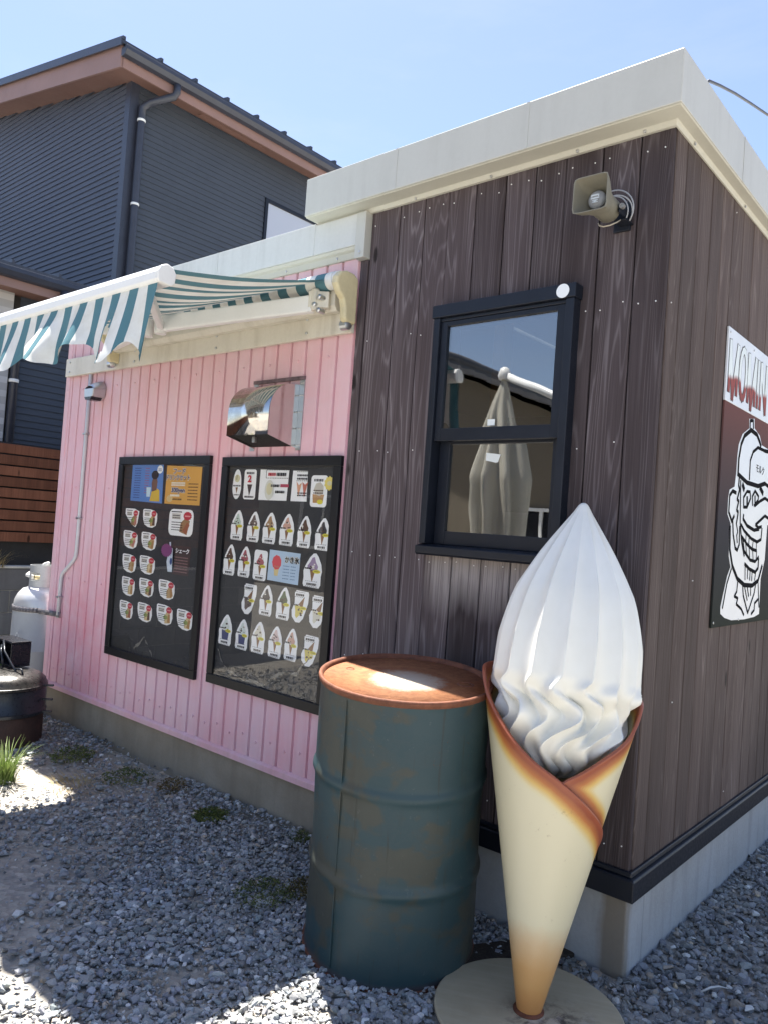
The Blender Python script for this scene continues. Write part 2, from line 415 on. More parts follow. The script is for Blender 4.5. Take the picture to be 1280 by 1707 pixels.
def streaked(name, c, dirt, rough=0.55, amount=0.5, spec=0.5):
    """painted sheet metal with blotches and vertical dirt streaks (world position)"""
    m, nt, b = newmat(name, c, rough, 0, spec)
    p = wpos(nt)
    st = noise(nt, vscale(nt, p, (9, 9, 0.7)), 1.0, 5, 0.65)
    bl = noise(nt, p, 3.1, 6, 0.65)
    fi = noise(nt, p, 60, 3, 0.6)
    f = mathn(nt, 'MULTIPLY', ramp(nt, st, [(0.45, 0.0), (0.75, 1.0)]), ramp(nt, bl, [(0.4, 0.15), (0.7, 1.0)]))
    f = mathn(nt, 'MULTIPLY', f, amount)
    cc = mix(nt, f, c, dirt)
    cc = mix(nt, ramp(nt, fi, [(0.4, 0.0), (0.8, 0.14)]), cc, dirt)
    nt.links.new(cc, b.inputs['Base Color'])
    nt.links.new(bump(nt, bl, 0.05, 0.02), b.inputs['Normal'])
    return m
M['fascia'] = streaked('cream_fascia_metal', (0.49, 0.495, 0.465), (0.37, 0.37, 0.34), 0.5, 0.75)
M['fascia_old'] = streaked('chalky_fascia_metal', (0.55, 0.56, 0.55), (0.36, 0.37, 0.36), 0.6, 1.0)
M['flashing'] = streaked('cream_flashing', (0.50, 0.49, 0.425), (0.40, 0.385, 0.325), 0.5, 0.6)

m, nt, b = newmat('pink_sheet_metal', (0.8, 0.42, 0.5), 0.62, 0, 0.35)
p = wpos(nt)
n1 = noise(nt, p, 1.7, 6, 0.7, 0.4)
n2 = noise(nt, vscale(nt, p, (6, 6, 1.1)), 1.2, 5, 0.7)
n3 = noise(nt, p, 14, 5, 0.7)
c = mix(nt, ramp(nt, n1, [(0.38, 0.0), (0.66, 1.0)]), (0.74, 0.51, 0.58), (0.78, 0.43, 0.49))
c = mix(nt, ramp(nt, n2, [(0.45, 0.0), (0.72, 0.55)]), c, (0.79, 0.60, 0.65))
# rubbed, more saturated paint low on the left where the cylinder stands
s = sepz(nt, p)
lx = mathn(nt, 'ADD', mathn(nt, 'MULTIPLY', mathn(nt, 'ADD', s[0], 4.1), 0.9), mathn(nt, 'MULTIPLY', n1, 0.3))
lz = mathn(nt, 'ADD', mathn(nt, 'MULTIPLY', s[2], 0.75), mathn(nt, 'MULTIPLY', n3, 0.2))
f = mathn(nt, 'MULTIPLY', ramp(nt, lx, [(0.2, 0.0), (0.35, 1.0), (0.75, 1.0), (1.0, 0.0)]), ramp(nt, lz, [(0.2, 0.6), (0.5, 1.0), (0.75, 0.9), (0.85, 0.0)]))
c = mix(nt, mathn(nt, 'MULTIPLY', f, ramp(nt, noise(nt, p, 4.0, 5, 0.7), [(0.35, 0.0), (0.62, 0.7)])), c, (0.74, 0.27, 0.34))
run = noise(nt, vscale(nt, p, (26, 26, 0.55)), 1.0, 4, 0.65)
c = mix(nt, mathn(nt, 'MULTIPLY', ramp(nt, run, [(0.52, 0.0), (0.72, 0.5)]), ramp(nt, n1, [(0.35, 0.2), (0.65, 1.0)])), c, (0.55, 0.33, 0.36))
c = mix(nt, mathn(nt, 'MULTIPLY', ramp(nt, mathn(nt, 'ADD', s[2], mathn(nt, 'MULTIPLY', n3, 0.25)), [(0.30, 0.5), (0.52, 0.0)]), ramp(nt, n3, [(0.4, 0.1), (0.65, 0.9)])), c, (0.50, 0.36, 0.34))
# grey-beige weathering towards the awning board
wz = mathn(nt, 'ADD', mathn(nt, 'MULTIPLY', s[2], 0.4), mathn(nt, 'MULTIPLY', n2, 0.16))
c = mix(nt, mathn(nt, 'MULTIPLY', ramp(nt, wz, [(0.78, 0.0), (0.98, 0.55)]), ramp(nt, n3, [(0.3, 0.5), (0.7, 1.0)])), c, (0.62, 0.42, 0.40))
nt.links.new(c, b.inputs['Base Color'])
nt.links.new(bump(nt, n3, 0.06, 0.01), b.inputs['Normal'])
M['pink'] = m

def concrete(name, c, stain, streak=0.5):
    m, nt, b = newmat(name, c, 0.9, 0, 0.2)
    p = wpos(nt)
    n1 = noise(nt, p, 2.4, 6, 0.65)
    n2 = noise(nt, vscale(nt, p, (11, 11, 0.9)), 1.0, 4, 0.6)
    n3 = noise(nt, p, 70, 4, 0.7)
    cc = mix(nt, ramp(nt, n1, [(0.35, 0.0), (0.7, 0.8)]), c, stain)
    cc = mix(nt, mathn(nt, 'MULTIPLY', ramp(nt, n2, [(0.5, 0.0), (0.72, 1.0)]), streak), cc, tuple(x * 0.55 for x in stain))
    cc = mix(nt, ramp(nt, n3, [(0.3, 0.25), (0.6, 0.0)]), cc, tuple(x * 0.6 for x in c))
    nt.links.new(cc, b.inputs['Base Color'])
    nt.links.new(bump(nt, mathn(nt, 'ADD', n3, n1), 0.25, 0.006), b.inputs['Normal'])
    return m
M['concrete'] = concrete('brown_stained_concrete', (0.34, 0.305, 0.245), (0.22, 0.185, 0.135), 0.3)
M['concrete_new'] = concrete('grey_concrete', (0.40, 0.42, 0.44), (0.33, 0.33, 0.32), 0.4)
# brown damp stain running down the corner of the base and below the side joint
_nt = M['concrete_new'].node_tree
_b = _nt.nodes['Principled BSDF']
_c = _b.inputs['Base Color'].links[0].from_socket
_p = wpos(_nt)
_s = sepz(_nt, vadd(_nt, _p, vscale(_nt, nd(_nt, 'ShaderNodeTexNoise', {'Vector': vscale(_nt, _p, (9, 9, 2.0)), 'Scale': 2.0, 'Detail': 4.0}).outputs['Color'], (0.05, 0.05, 0.0))))
_dx = mathn(_nt, 'ABSOLUTE', mathn(_nt, 'ADD', _s[0], 0.0))
_f1 = mathn(_nt, 'MULTIPLY', ramp(_nt, mathn(_nt, 'ABSOLUTE', mathn(_nt, 'ADD', _s[0], 0.02)), [(0.035, 1.0), (0.06, 0.0)]), ramp(_nt, mathn(_nt, 'ABSOLUTE', _s[1]), [(0.06, 1.0), (0.085, 0.0)]))
_f2 = ramp(_nt, mathn(_nt, 'ABSOLUTE', mathn(_nt, 'SUBTRACT', _s[1], 2.0)), [(0.08, 0.9), (0.16, 0.0)])
_nt.links.new(mix(_nt, mathn(_nt, 'MULTIPLY', mathn(_nt, 'MAXIMUM', _f1, _f2), 0.8), _c, (0.19, 0.155, 0.11)), _b.inputs['Base Color'])
M['block'] = concrete('concrete_block', (0.22, 0.22, 0.225), (0.14, 0.14, 0.145), 0.4)
M['mortar'] = plain('mortar', (0.4, 0.39, 0.36), 0.9)
M['black_metal'] = plain('black_aluminium', (0.009, 0.012, 0.020), 0.42, 0, 0.2, spec=0.35)
M['black_frame'] = plain('black_frame', (0.007, 0.0075, 0.010), 0.4, 0, 0.2, spec=0.35)
M['black_paint'] = plain('black_gloss', (0.006, 0.007, 0.012), 0.3)
M['dark_inside'] = plain('dark_interior', (0.05, 0.045, 0.04), 0.9)
M['white_plastic'] = plain('white_plastic', (0.74, 0.74, 0.72), 0.45, 0, 0.05)
M['cream_plastic'] = plain('cream_plastic', (0.60, 0.53, 0.33), 0.5, 0, 0.12)
M['cream_metal'] = streaked('cream_painted_aluminium', (0.66, 0.63, 0.54), (0.36, 0.32, 0.24), 0.5, 0.9)
M['white_metal'] = streaked('white_painted_aluminium', (0.78, 0.79, 0.78), (0.60, 0.60, 0.57), 0.4, 0.3)
M['steel'] = plain('stainless_steel', (0.62, 0.60, 0.57), 0.13, 1.0, 0.1, 3, 0.02)
M['zinc'] = plain('galvanised_steel', (0.55, 0.57, 0.58), 0.38, 1.0, 0.15)
M['screw'] = plain('screw_head', (0.55, 0.55, 0.55), 0.35, 0.8)
M['nail'] = flat('bright_nail_head', (0.75, 0.75, 0.74), 0.35, 0.5)

def glass_mat(name, refl, tint=(1, 1, 1)):
    m = bpy.data.materials.new(name)
    m.use_nodes = True
    nt = m.node_tree
    nt.nodes.clear()
    out = nt.nodes.new('ShaderNodeOutputMaterial')
    g = nd(nt, 'ShaderNodeBsdfGlossy', {'Color': (1, 1, 1, 1), 'Roughness': 0.0})
    t = nd(nt, 'ShaderNodeBsdfTransparent', {'Color': rgba(tint)})
    lw = nd(nt, 'ShaderNodeLayerWeight', {'Blend': 0.5}).outputs['Facing']
    f = mathn(nt, 'ADD', mathn(nt, 'MULTIPLY', mathn(nt, 'POWER', lw, 4.0), 0.7), refl, 0, True)
    wob = noise(nt, tco(nt), 2.2, 2, 0.5)
    bn = bump(nt, wob, 0.02, 0.05)
    nt.links.new(bn, g.inputs['Normal'])
    mx = nd(nt, 'ShaderNodeMixShader', {0: f, 1: t.outputs[0], 2: g.outputs[0]})
    nt.links.new(mx.outputs[0], out.inputs['Surface'])
    return m
M['window_glass'] = glass_mat('window_glass', 0.23, (0.6, 0.62, 0.62))
M['board_glass'] = glass_mat('acrylic_cover', 0.022)

# ================================================================ ground
m, nt, b = newmat('sandy_gravel_ground', (0.3, 0.27, 0.22), 0.95, 0, 0.15)
p = wpos(nt)
g1 = noise(nt, p, 0.8, 5, 0.6)
g2 = noise(nt, p, 38, 5, 0.75)
vor = nd(nt, 'ShaderNodeTexVoronoi', {'Vector': p, 'Scale': 42.0}).outputs
c = mix(nt, ramp(nt, g2, [(0.35, 0.0), (0.65, 1.0)]), (0.27, 0.265, 0.255), (0.42, 0.385, 0.325))
c = mix(nt, ramp(nt, g1, [(0.35, 0.0), (0.6, 0.85)]), c, (0.50, 0.45, 0.365))
c = mix(nt, 0.35, c, ramp(nt, nd(nt, 'ShaderNodeSeparateColor', {0: vor['Color']}).outputs[0], [(0.0, (0.08, 0.085, 0.095)), (0.7, (0.2, 0.2, 0.2)), (1.0, (0.5, 0.48, 0.44))]))
nt.links.new(c, b.inputs['Base Color'])
nt.links.new(bump(nt, mathn(nt, 'ADD', vor['Distance'], g2), 0.6, 0.012), b.inputs['Normal'])
M['ground'] = m
g = MB()
xs = [-600, -60, -12, -6, -3, 0, 3, 6, 12, 60, 600]
g.grid(lambda x, y: (x, y, -0.012), xs, xs)
tag(g.build('ground', M['ground']), 'sandy gravel yard around the shop', None, None, 'structure')

# loose crushed stone: tens of thousands of real stones in one mesh
def stone_shapes(n, seed):
    r = random.Random(seed)
    out = []
    for _ in range(n):
        bm = bmesh.new()
        for _k in range(13):
            v = Vector((r.gauss(0, 1), r.gauss(0, 1), r.gauss(0, 1))).normalized()
            v = Vector((v.x * r.uniform(0.85, 1.1), v.y * r.uniform(0.6, 0.85), v.z * r.uniform(0.45, 0.7)))
            bm.verts.new(v)
        res = bmesh.ops.convex_hull(bm, input=bm.verts)
        bmesh.ops.delete(bm, geom=[x for x in res['geom_interior'] if isinstance(x, bmesh.types.BMVert)], context='VERTS')
        bmesh.ops.triangulate(bm, faces=bm.faces)
        bm.verts.index_update()
        bmesh.ops.recalc_face_normals(bm, faces=bm.faces)
        out.append((np.array([v.co[:] for v in bm.verts], np.float32), np.array([[v.index for v in f.verts] for f in bm.faces], np.int32)))
        bm.free()
    return out
m, nt, b = newmat('crushed_stone', (0.15, 0.16, 0.17), 0.88, 0, 0.2)
at = nd(nt, 'ShaderNodeAttribute', attribute_name='stone_colour').outputs['Color']
p = wpos(nt)
c = mix(nt, ramp(nt, noise(nt, p, 130, 4, 0.7), [(0.35, 0.0), (0.7, 0.5)]), at, (0.33, 0.325, 0.31))
c = mix(nt, ramp(nt, noise(nt, p, 320, 3, 0.7), [(0.3, 0.25), (0.55, 0.0)]), c, (0.03, 0.032, 0.036))
c = mix(nt, mathn(nt, 'MULTIPLY', ramp(nt, noise(nt, p, 1.6, 5, 0.65), [(0.42, 0.0), (0.7, 0.5)]), ramp(nt, noise(nt, p, 45, 3, 0.6), [(0.35, 0.2), (0.6, 1.0)])), c, (0.44, 0.405, 0.34))
nt.links.new(c, b.inputs['Base Color'])
nt.links.new(bump(nt, noise(nt, p, 200, 4, 0.7), 0.3, 0.003), b.inputs['Normal'])
M['stone'] = m
shapes = stone_shapes(14, 3)
rs = np.random.RandomState(11)
def fld(x, y, k=1.0):
    return (np.sin(x * 2.1 * k + 1.3 * np.sin(y * 1.7 * k)) + np.sin(y * 2.9 * k + 0.8 + 1.1 * np.sin(x * 1.3 * k)) + np.sin((x + y) * 3.7 * k)) / 3
DRUM_C, CONE_C = (-0.676, -0.391), (-0.121, -0.400)
SANDY = [(-2.90, -0.60, 0.46, 1.0), (-1.75, -1.55, 0.42, 0.9), (-0.98, -1.02, 0.12, 0.85), (-2.05, -0.95, 0.22, 0.75), (-1.35, -0.72, 0.10, 0.7), (-1.2, -1.55, 0.25, 0.6)]
def scatter(n, x0, x1, y0, y1, smin, smax, sand, bank=0.0):
    x = rs.uniform(x0, x1, n)
    y = rs.uniform(y0, y1, n)
    ok = ~((x < 0.0 + 0.0) & (x > -4.06) & (y > 0.0))
    ok &= np.hypot(x - DRUM_C[0], y - DRUM_C[1]) > 0.285
    ok &= np.hypot(x - CONE_C[0], y - CONE_C[1]) > 0.287
    s = smin + (smax - smin) * rs.rand(n) ** 2.6 * rs.uniform(0.7, 1.25, n)
    f = fld(x, y, 1.0) + 0.5 * fld(x, y, 3.1)
    if sand > 0:
        ok &= (rs.rand(n) > np.clip((f - 0.1) * sand, 0, 0.9))
        for (ax_, ay_, ar_, aa_) in SANDY:
            ok &= rs.rand(n) > aa_ * np.exp(-((x - ax_) ** 2 + (y - ay_) ** 2) / ar_ ** 2)
    z = rs.uniform(-0.35, 0.25, n) * s
    d = np.where(y < 0, -y, 9.0)
    z = z + bank * np.clip(1 - d / 0.45, 0, 1) * np.where(x < -1.0, 1.0, 0.3)
    return x[ok], y[ok], z[ok], s[ok]
parts = [scatter(40000, -4.6, -0.35, -1.95, 0.02, 0.005, 0.019, 1.25, 0.03),
         scatter(9000, -1.7, 0.2, -1.6, 0.02, 0.008, 0.022, 0.4, 0.0),
         scatter(15000, -0.02, 1.5, -0.75, 2.4, 0.009, 0.024, 0.0),
         scatter(7000, -0.02, 2.4, 2.4, 5.5, 0.012, 0.026, 0.0),
         scatter(6000, -7.0, -4.0, -2.4, 1.6, 0.01, 0.026, 0.5),
         scatter(9000, -4.6, 2.5, -4.5, -1.9, 0.01, 0.028, 0.6)]
X, Y, Z, S = [np.concatenate(a) for a in zip(*parts)]
def stone_mesh(X, Y, Z, S, name):
    n = len(X)
    kind = rs.randint(0, len(shapes), n)
    V, F, COL = [], [], []
    off = 0
    for k, (sv, sf) in enumerate(shapes):
        idx = np.where(kind == k)[0]
        m_ = len(idx)
        if not m_:
            continue
        a = rs.uniform(0, 2 * np.pi, m_)
        t = rs.uniform(-0.5, 0.5, m_)
        ca, sa, ct, st_ = np.cos(a), np.sin(a), np.cos(t), np.sin(t)
        v = sv[None] * S[idx][:, None, None] * rs.uniform(0.8, 1.25, (m_, 1, 3))
        x1 = v[..., 0]
        y1 = v[..., 1] * ct[:, None] - v[..., 2] * st_[:, None]
        z1 = v[..., 1] * st_[:, None] + v[..., 2] * ct[:, None]
        xx = x1 * ca[:, None] - y1 * sa[:, None] + X[idx][:, None]
        yy = x1 * sa[:, None] + y1 * ca[:, None] + Y[idx][:, None]
        zz = z1 + Z[idx][:, None]
        V.append(np.stack([xx, yy, zz], -1).reshape(-1, 3))
        F.append((sf[None] + (np.arange(m_) * len(sv))[:, None, None] + off).reshape(-1, 3))
        u = rs.rand(m_)
        lum = 0.085 + 0.23 * rs.rand(m_) ** 1.3
        tint = np.array([0.93, 1.0, 1.09])[None] * (1 + rs.uniform(-0.05, 0.05, (m_, 3)))
        col = lum[:, None] * tint
        mid = (u > 0.70) & (u < 0.90)
        col[mid] = (rs.uniform(0.18, 0.30, mid.sum()))[:, None] * np.array([1.0, 1.0, 0.98])
        pale = (u >= 0.90) & (u < 0.955)
        col[pale] = (rs.uniform(0.38, 0.62, pale.sum()))[:, None] * np.array([1.0, 1.0, 0.97])
        tan = u >= 0.955
        col[tan] = (rs.uniform(0.22, 0.42, tan.sum()))[:, None] * np.array([1.05, 0.86, 0.66])
        col = np.clip(col * np.where(X[idx] < -0.3, 1.4, 0.95)[:, None], 0, 0.7)          # yard stones painted paler to lift their shade; strip beside the wall slightly darker
        COL.append(np.repeat(col, len(sv), 0))
        off += m_ * len(sv)
    V, F, COL = np.concatenate(V), np.concatenate(F), np.concatenate(COL)
    me = bpy.data.meshes.new(name)
    me.vertices.add(len(V))
    me.vertices.foreach_set('co', V.astype(np.float32).ravel())
    me.loops.add(F.size)
    me.loops.foreach_set('vertex_index', F.astype(np.int32).ravel())
    me.polygons.add(len(F))
    me.polygons.foreach_set('loop_start', np.arange(0, F.size, 3, dtype=np.int32))
    me.polygons.foreach_set('loop_total', np.full(len(F), 3, np.int32))
    at_ = me.color_attributes.new('stone_colour', 'FLOAT_COLOR', 'POINT')
    at_.data.foreach_set('color', np.concatenate([COL, np.ones((len(COL), 1))], 1).astype(np.float32).ravel())
    me.polygons.foreach_set('use_smooth', np.zeros(len(F), dtype=bool))
    me.update(calc_edges=True)
    me.materials.append(M['stone'])
    return me
tag(link('gravel', stone_mesh(X, Y, Z, S, 'gravel')), 'loose blue-grey crushed stone covering the yard', 'gravel', None, 'stuff')

# ================================================================ the shop
shop = thing('shop_building', 'small flat-roofed shop, half pink metal siding, half dark timber boards', 'building', (0, 0, 0))
XL, XM, YB = -4.05, -1.385, 5.0
# foundation
MB().box(XL, XM, 0.012, 0.16, -0.06, 0.235).build('foundation', M['concrete'], shop, bevel=0.006)
f = MB().box(XM, -0.006, 0.010, 0.16, -0.06, 0.30)
f.box(-0.16, -0.006, 0.16, 1.86, -0.06, 0.30)
tag(f.build('foundation', M['concrete_new'], shop, bevel=0.006), 'grey concrete base under the timber boards')
MB().box(-0.16, -0.026, 1.862, YB, -0.06, 0.30).build('foundation', M['concrete_new'], shop, bevel=0.006)
MB().box(XL, XL + 0.15, 0.162, YB, -0.06, 0.235).build('foundation', M['concrete'], shop, bevel=0.006)
# wall cores (inside the shop is a real room)
WX0, WX1, WZ0, WZ1 = -0.915, -0.335, 1.36, 2.31
w = MB().box(XL + 0.01, XM, 0.03, 0.12, 0.23, 2.86)
w.box(XM, WX0, 0.019, 0.12, 0.29, 2.955).box(WX1, -0.019, 0.019, 0.12, 0.29, 2.955)
w.box(WX0, WX1, 0.019, 0.12, 0.29, WZ0).box(WX0, WX1, 0.019, 0.12, WZ1, 2.955)
w.box(-0.12, -0.019, 0.121, YB, 0.29, 2.955).box(XL + 0.01, -0.12, YB - 0.1, YB, 0.23, 2.86).box(XL + 0.012, XL + 0.1, 0.121, YB - 0.1, 0.23, 2.86)
w.build('inner_wall', M['dark_inside'], shop)
MB().box(XL + 0.1, -0.12, 0.12, YB - 0.1, 0.18, 0.22).build('floor_slab', M['dark_inside'], shop)
MB().box(-1.645, 0.02, -0.02, YB + 0.02, 2.96, 3.0).build('roof', M['fascia'], shop)
MB().box(XL - 0.02, -1.70, -0.01, YB, 2.78, 2.805).build('roof', M['fascia'], shop)
MB().box(-1.69, -1.63, 0.045, YB, 2.80, 2.959).build('roof_upstand', M['fascia'], shop)
# parapet fascias: profile (outward, height) run along a path with a mitred corner
def fascia(name, prof, path, mat):
    mb = MB()
    n, k = len(prof), len(path)
    vs = []
    for (px, py, ox, oy) in path:
        for (d, z) in prof:
            vs.append((px + ox * d, py + oy * d, z))
    fs = [(j * n + i, (j + 1) * n + i, (j + 1) * n + (i + 1) % n, j * n + (i + 1) % n) for j in range(k - 1) for i in range(n)]
    fs += [tuple(range(n)), tuple((k - 1) * n + i for i in range(n - 1, -1, -1))]
    mb.add(vs, fs)
    return mb.build(name, mat, shop, bevel=0.003)
UP = [(-1.69, 0, 0, -1), (0, 0, 0.5, -1), (0, YB + 0.05, 0.5, 0)]
fascia('fascia', [(0.110, 3.026), (0.110, 2.850), (-0.040, 2.850), (-0.040, 3.026)], UP, M['fascia'])
fascia('fascia_flashing', [(0.104, 2.8495), (0.098, 2.846), (0.026, 2.845), (0.014, 2.829), (-0.0005, 2.829), (-0.0005, 2.8495)], UP, M['flashing'])
LOW = [(XL - 0.05, 0, 0, -1), (-1.36, 0, 0, -1)]
fascia('fascia', [(0.036, 2.8335), (0.036, 2.690), (-0.029, 2.690), (-0.029, 2.8335)], [(-1.6895, 0, 0, -1), (-1.418, 0, 0, -1)], M['fascia_old'])
fascia('fascia', [(0.036, 2.842), (0.036, 2.690), (-0.029, 2.690), (-0.029, 2.842)], [(XL - 0.05, 0, 0, -1), (-1.6898, 0, 0, -1)], M['fascia_old'])
fascia('fascia_flashing', [(0.032, 2.6895), (0.026, 2.676), (0.016, 2.668), (0.010, 2.640), (-0.029, 2.640), (-0.029, 2.6895)], [(XL - 0.05, 0, 0, -1), (-1.418, 0, 0, -1)], M['flashing'])
MB().box(-1.4178, -1.3605, -0.040, 0.03, 2.625, 2.8335).build('fascia_end_plate', M['fascia'], shop, bevel=0.003)
sc_ = MB()
for x in (-1.68, -1.45, -1.1, -0.72, -0.35, -0.1):
    sc_.lathe([(0.006, -0.016), (0.006, -0.0225), (0.003, -0.0235)], 8, (x, 0, 2.836), axis='y')
for x in (-3.7, -3.1, -2.5, -1.9, -1.55):
    sc_.lathe([(0.006, -0.012), (0.006, -0.0165), (0.003, -0.0175)], 8, (x, 0, 2.655), axis='y')
sc_.lathe([(0.006, -0.04), (0.006, -0.0435), (0.003, -0.0445)], 8, (-1.385, 0, 2.65), axis='y')
for y in (0.15, 0.75, 1.35, 2.0):
    sc_.lathe([(0.006, 0.023), (0.006, 0.0265), (0.003, 0.0275)], 8, (-0.012, y, 2.836), axis='x')
tag(sc_.build('screw', M['screw'], shop), None, None, None, 'stuff')
# standing seams where the fascia sheets lap
for x in (-1.15, -0.52):
    MB().box(x, x + 0.012, -0.1115, -0.1103, 2.851, 3.025).build('fascia_seam', M['fascia'], shop)
for y in (0.55, 1.45, 2.4, 3.3, 4.2):
    MB().box(0.0553, 0.0565, y, y + 0.012, 2.851, 3.025).build('fascia_seam', M['fascia'], shop)
for x in (-3.3, -2.45):
    MB().box(x, x + 0.012, -0.0375, -0.0363, 2.691, 2.841).build('fascia_seam', M['fascia_old'], shop)
# pink profiled siding, one pan per object
PITCH = 0.1035
pan = MB()
pr = [(-0.0455, 0.0), (0.0455, 0.0), (0.0472, 0.0095), (0.0562, 0.0095), (0.058, 0.0)]
x_, z0_, z1_ = 0, 0.24, 2.668
vs = []
for (x, y) in [(-PITCH / 2 + 0.0, 0.0), (PITCH / 2 - 0.017, 0.0), (PITCH / 2 - 0.0145, 0.013), (PITCH / 2 - 0.0025, 0.013), (PITCH / 2, 0.0)]:
    vs += [(x, y, z0_), (x, y, z1_)]
fs = [(2 * i, 2 * i + 2, 2 * i + 3, 2 * i + 1) for i in range(4)]
pan.add(vs, fs)
pan_me = pan.mesh('siding_panel', [M['pink']])
npan = 26
for i in range(npan):
    o = link('siding_panel', pan_me, shop)
    o.location = (-1.409 - PITCH * (i + 0.5) + 0.0, 0.0, 0)
MB().box(XL - 0.004, XL + 0.012, -0.004, 0.06, 0.24, 2.67).build('corner_trim', M['pink'], shop, bevel=0.002)
fl = MB().prism([(-0.016, 0.218), (-0.016, 0.246), (-0.003, 0.256), (0.02, 0.256), (0.02, 0.218)], 'x', XL - 0.006, -1.4)
fl.build('base_flashing', M['pink'], shop, bevel=0.002)
sc_ = MB()
for i in range(npan):
    for z in ((0.36, 0.95, 1.55, 2.2) if i % 2 else (0.34,)):
        sc_.lathe([(0.0065, 0.002), (0.0065, -0.004), (0.004, -0.007)], 6, (-1.409 - PITCH * i - 0.06, 0, z + rnd.uniform(-0.004, 0.004)), axis='y')
tag(sc_.build('screw', M['pink'], shop), None, None, None, 'stuff')
# dark strip between the two claddings
MB().box(-1.407, -1.362, -0.004, 0.03, 0.36, 2.623).build('joint_strip', M['wood'], shop, bevel=0.002)

# timber boards
def board(x0, x1, z0, z1, side=False, notch=None, name='plank'):
    t0, t1, bv, g_ = 0.0, 0.018, 0.0035, 0.0022
    a, b_ = x0 + g_, x1 - g_
    jit = rnd.uniform(-0.0015, 0.0015)
    mb = MB()
    if notch is None:
        q = [(a, t1), (a, t0 + bv + jit), (a + bv, t0 + jit), (b_ - bv, t0 + jit), (b_, t0 + bv + jit), (b_, t1)]
        mb.prism(q, 'z', z0, z1)
    else:
        nx0, nx1, nz0, nz1 = notch           # part of the board cut away for the window
        if nx0 <= a:                          # cut on the left edge
            poly = [(a, z0), (b_, z0), (b_, z1), (a, z1), (a, nz1), (nx1, nz1), (nx1, nz0), (a, nz0)]
        else:
            poly = [(a, z0), (b_, z0), (b_, nz0), (nx0, nz0), (nx0, nz1), (b_, nz1), (b_, z1), (a, z1)]
        mb.prism(poly, 'y', t0 + jit, t1)
    if side:
        mb.v = [(-y, x, z) for (x, y, z) in mb.v]
    return mb.build(name, M['wood_side' if side else 'wood'], shop)
FJ = [-1.36, -1.197, -1.060, -0.932, -0.798, -0.660, -0.528, -0.400, -0.256, -0.118, -0.002]
for a, b_ in zip(FJ[:-1], FJ[1:]):
    if b_ <= WX0 + 0.02 or a >= WX1:
        if a < WX0 < b_:
            board(a, b_, 0.335, 2.835, notch=(WX0, 9, WZ0, WZ1))
        elif a < WX1 < b_:
            board(a, b_, 0.335, 2.835, notch=(-9, WX1, WZ0, WZ1))
        else:
            board(a, b_, 0.335, 2.835)
    elif a < WX0:
        board(a, b_, 0.335, 2.835, notch=(WX0, 9, WZ0, WZ1))
    elif b_ > WX1:
        board(a, b_, 0.335, 2.835, notch=(-9, WX1, WZ0, WZ1))
    else:
        board(a, b_, 0.335, WZ0)
        board(a, b_, WZ1, 2.835)
SJ = [0.019, 0.12, 0.261, 0.397, 0.520, 0.650, 0.785, 0.930]
while SJ[-1] < YB - 0.1:
    SJ.append(SJ[-1] + rnd.uniform(0.128, 0.146))
for a, b_ in zip(SJ[:-1], SJ[1:]):
    board(a, b_, 0.335, 2.835, side=True)
# bright nail heads in rows
nl = MB()
for z in (0.42, 0.86, 1.30, 1.76, 2.25, 2.78):
    for a, b_ in zip(FJ[:-1], FJ[1:]):
        for x in (a + 0.025, b_ - 0.03):
            zz = z + rnd.uniform(-0.012, 0.012)
            if rnd.random() < 0.15 or (WX0 - 0.03 < x < WX1 + 0.03 and WZ0 - 0.05 < zz < WZ1 + 0.05):
                continue
            nl.lathe([(0.0026, 0.0005), (0.0026, -0.0025), (0.0015, -0.0032)], 6, (x, 0, zz), axis='y')
    for a, b_ in zip(SJ[:14], SJ[1:15]):
        if rnd.random() < 0.22:
            nl.lathe([(0.0024, -0.0005), (0.0024, 0.0025), (0.0015, 0.003)], 6, (0, a + 0.03, z + rnd.uniform(-0.012, 0.012)), axis='x')
tag(nl.build('nail', M['nail'], shop), None, None, None, 'stuff')
# dark metal base trim with mitred corner
fascia('base_trim', [(0.022, 0.335), (0.026, 0.328), (0.026, 0.262), (-0.006, 0.262), (-0.018, 0.31), (-0.018, 0.335)], [(-1.36, 0, 0, -1), (0, 0, 1, -1), (0, YB, 1, 0)], M['black_metal'])
fascia('base_trim', [(0.010, 0.352), (0.012, 0.3355), (-0.0005, 0.3355), (-0.0005, 0.352)], [(-1.36, 0, 0, -1), (0, 0, 1, -1), (0, YB, 1, 0)], M['black_metal'])

# ---- window (a part of the shop)
fx0, fx1, fz0, fz1 = -0.932, -0.308, 1.325, 2.338
win = MB()
win.box(fx0, fx0 + 0.030, -0.050, 0.10, fz0 + 0.045, fz1 - 0.052)
win.box(fx1 - 0.034, fx1, -0.050, 0.10, fz0 + 0.045, fz1 - 0.052)
win.box(fx0 - 0.006, fx1 + 0.006, -0.056, 0.10, fz1 - 0.0515, fz1)
win.box(fx0 + 0.031, fx1 - 0.035, -0.040, 0.10, fz1 - 0.066, fz1 - 0.052)
win = win.build('window', M['black_metal'], shop, bevel=0.003)
tag(win, 'black framed sash window in the timber wall')
sl = MB().prism([(-0.066, fz0 + 0.008), (-0.066, fz0 + 0.036), (-0.03, fz0 + 0.0445), (0.09, fz0 + 0.0445), (0.09, fz0), (-0.058, fz0)], 'x', fx0 - 0.004, fx1 + 0.004)
sl.build('sill', M['black_metal'], win, bevel=0.003)
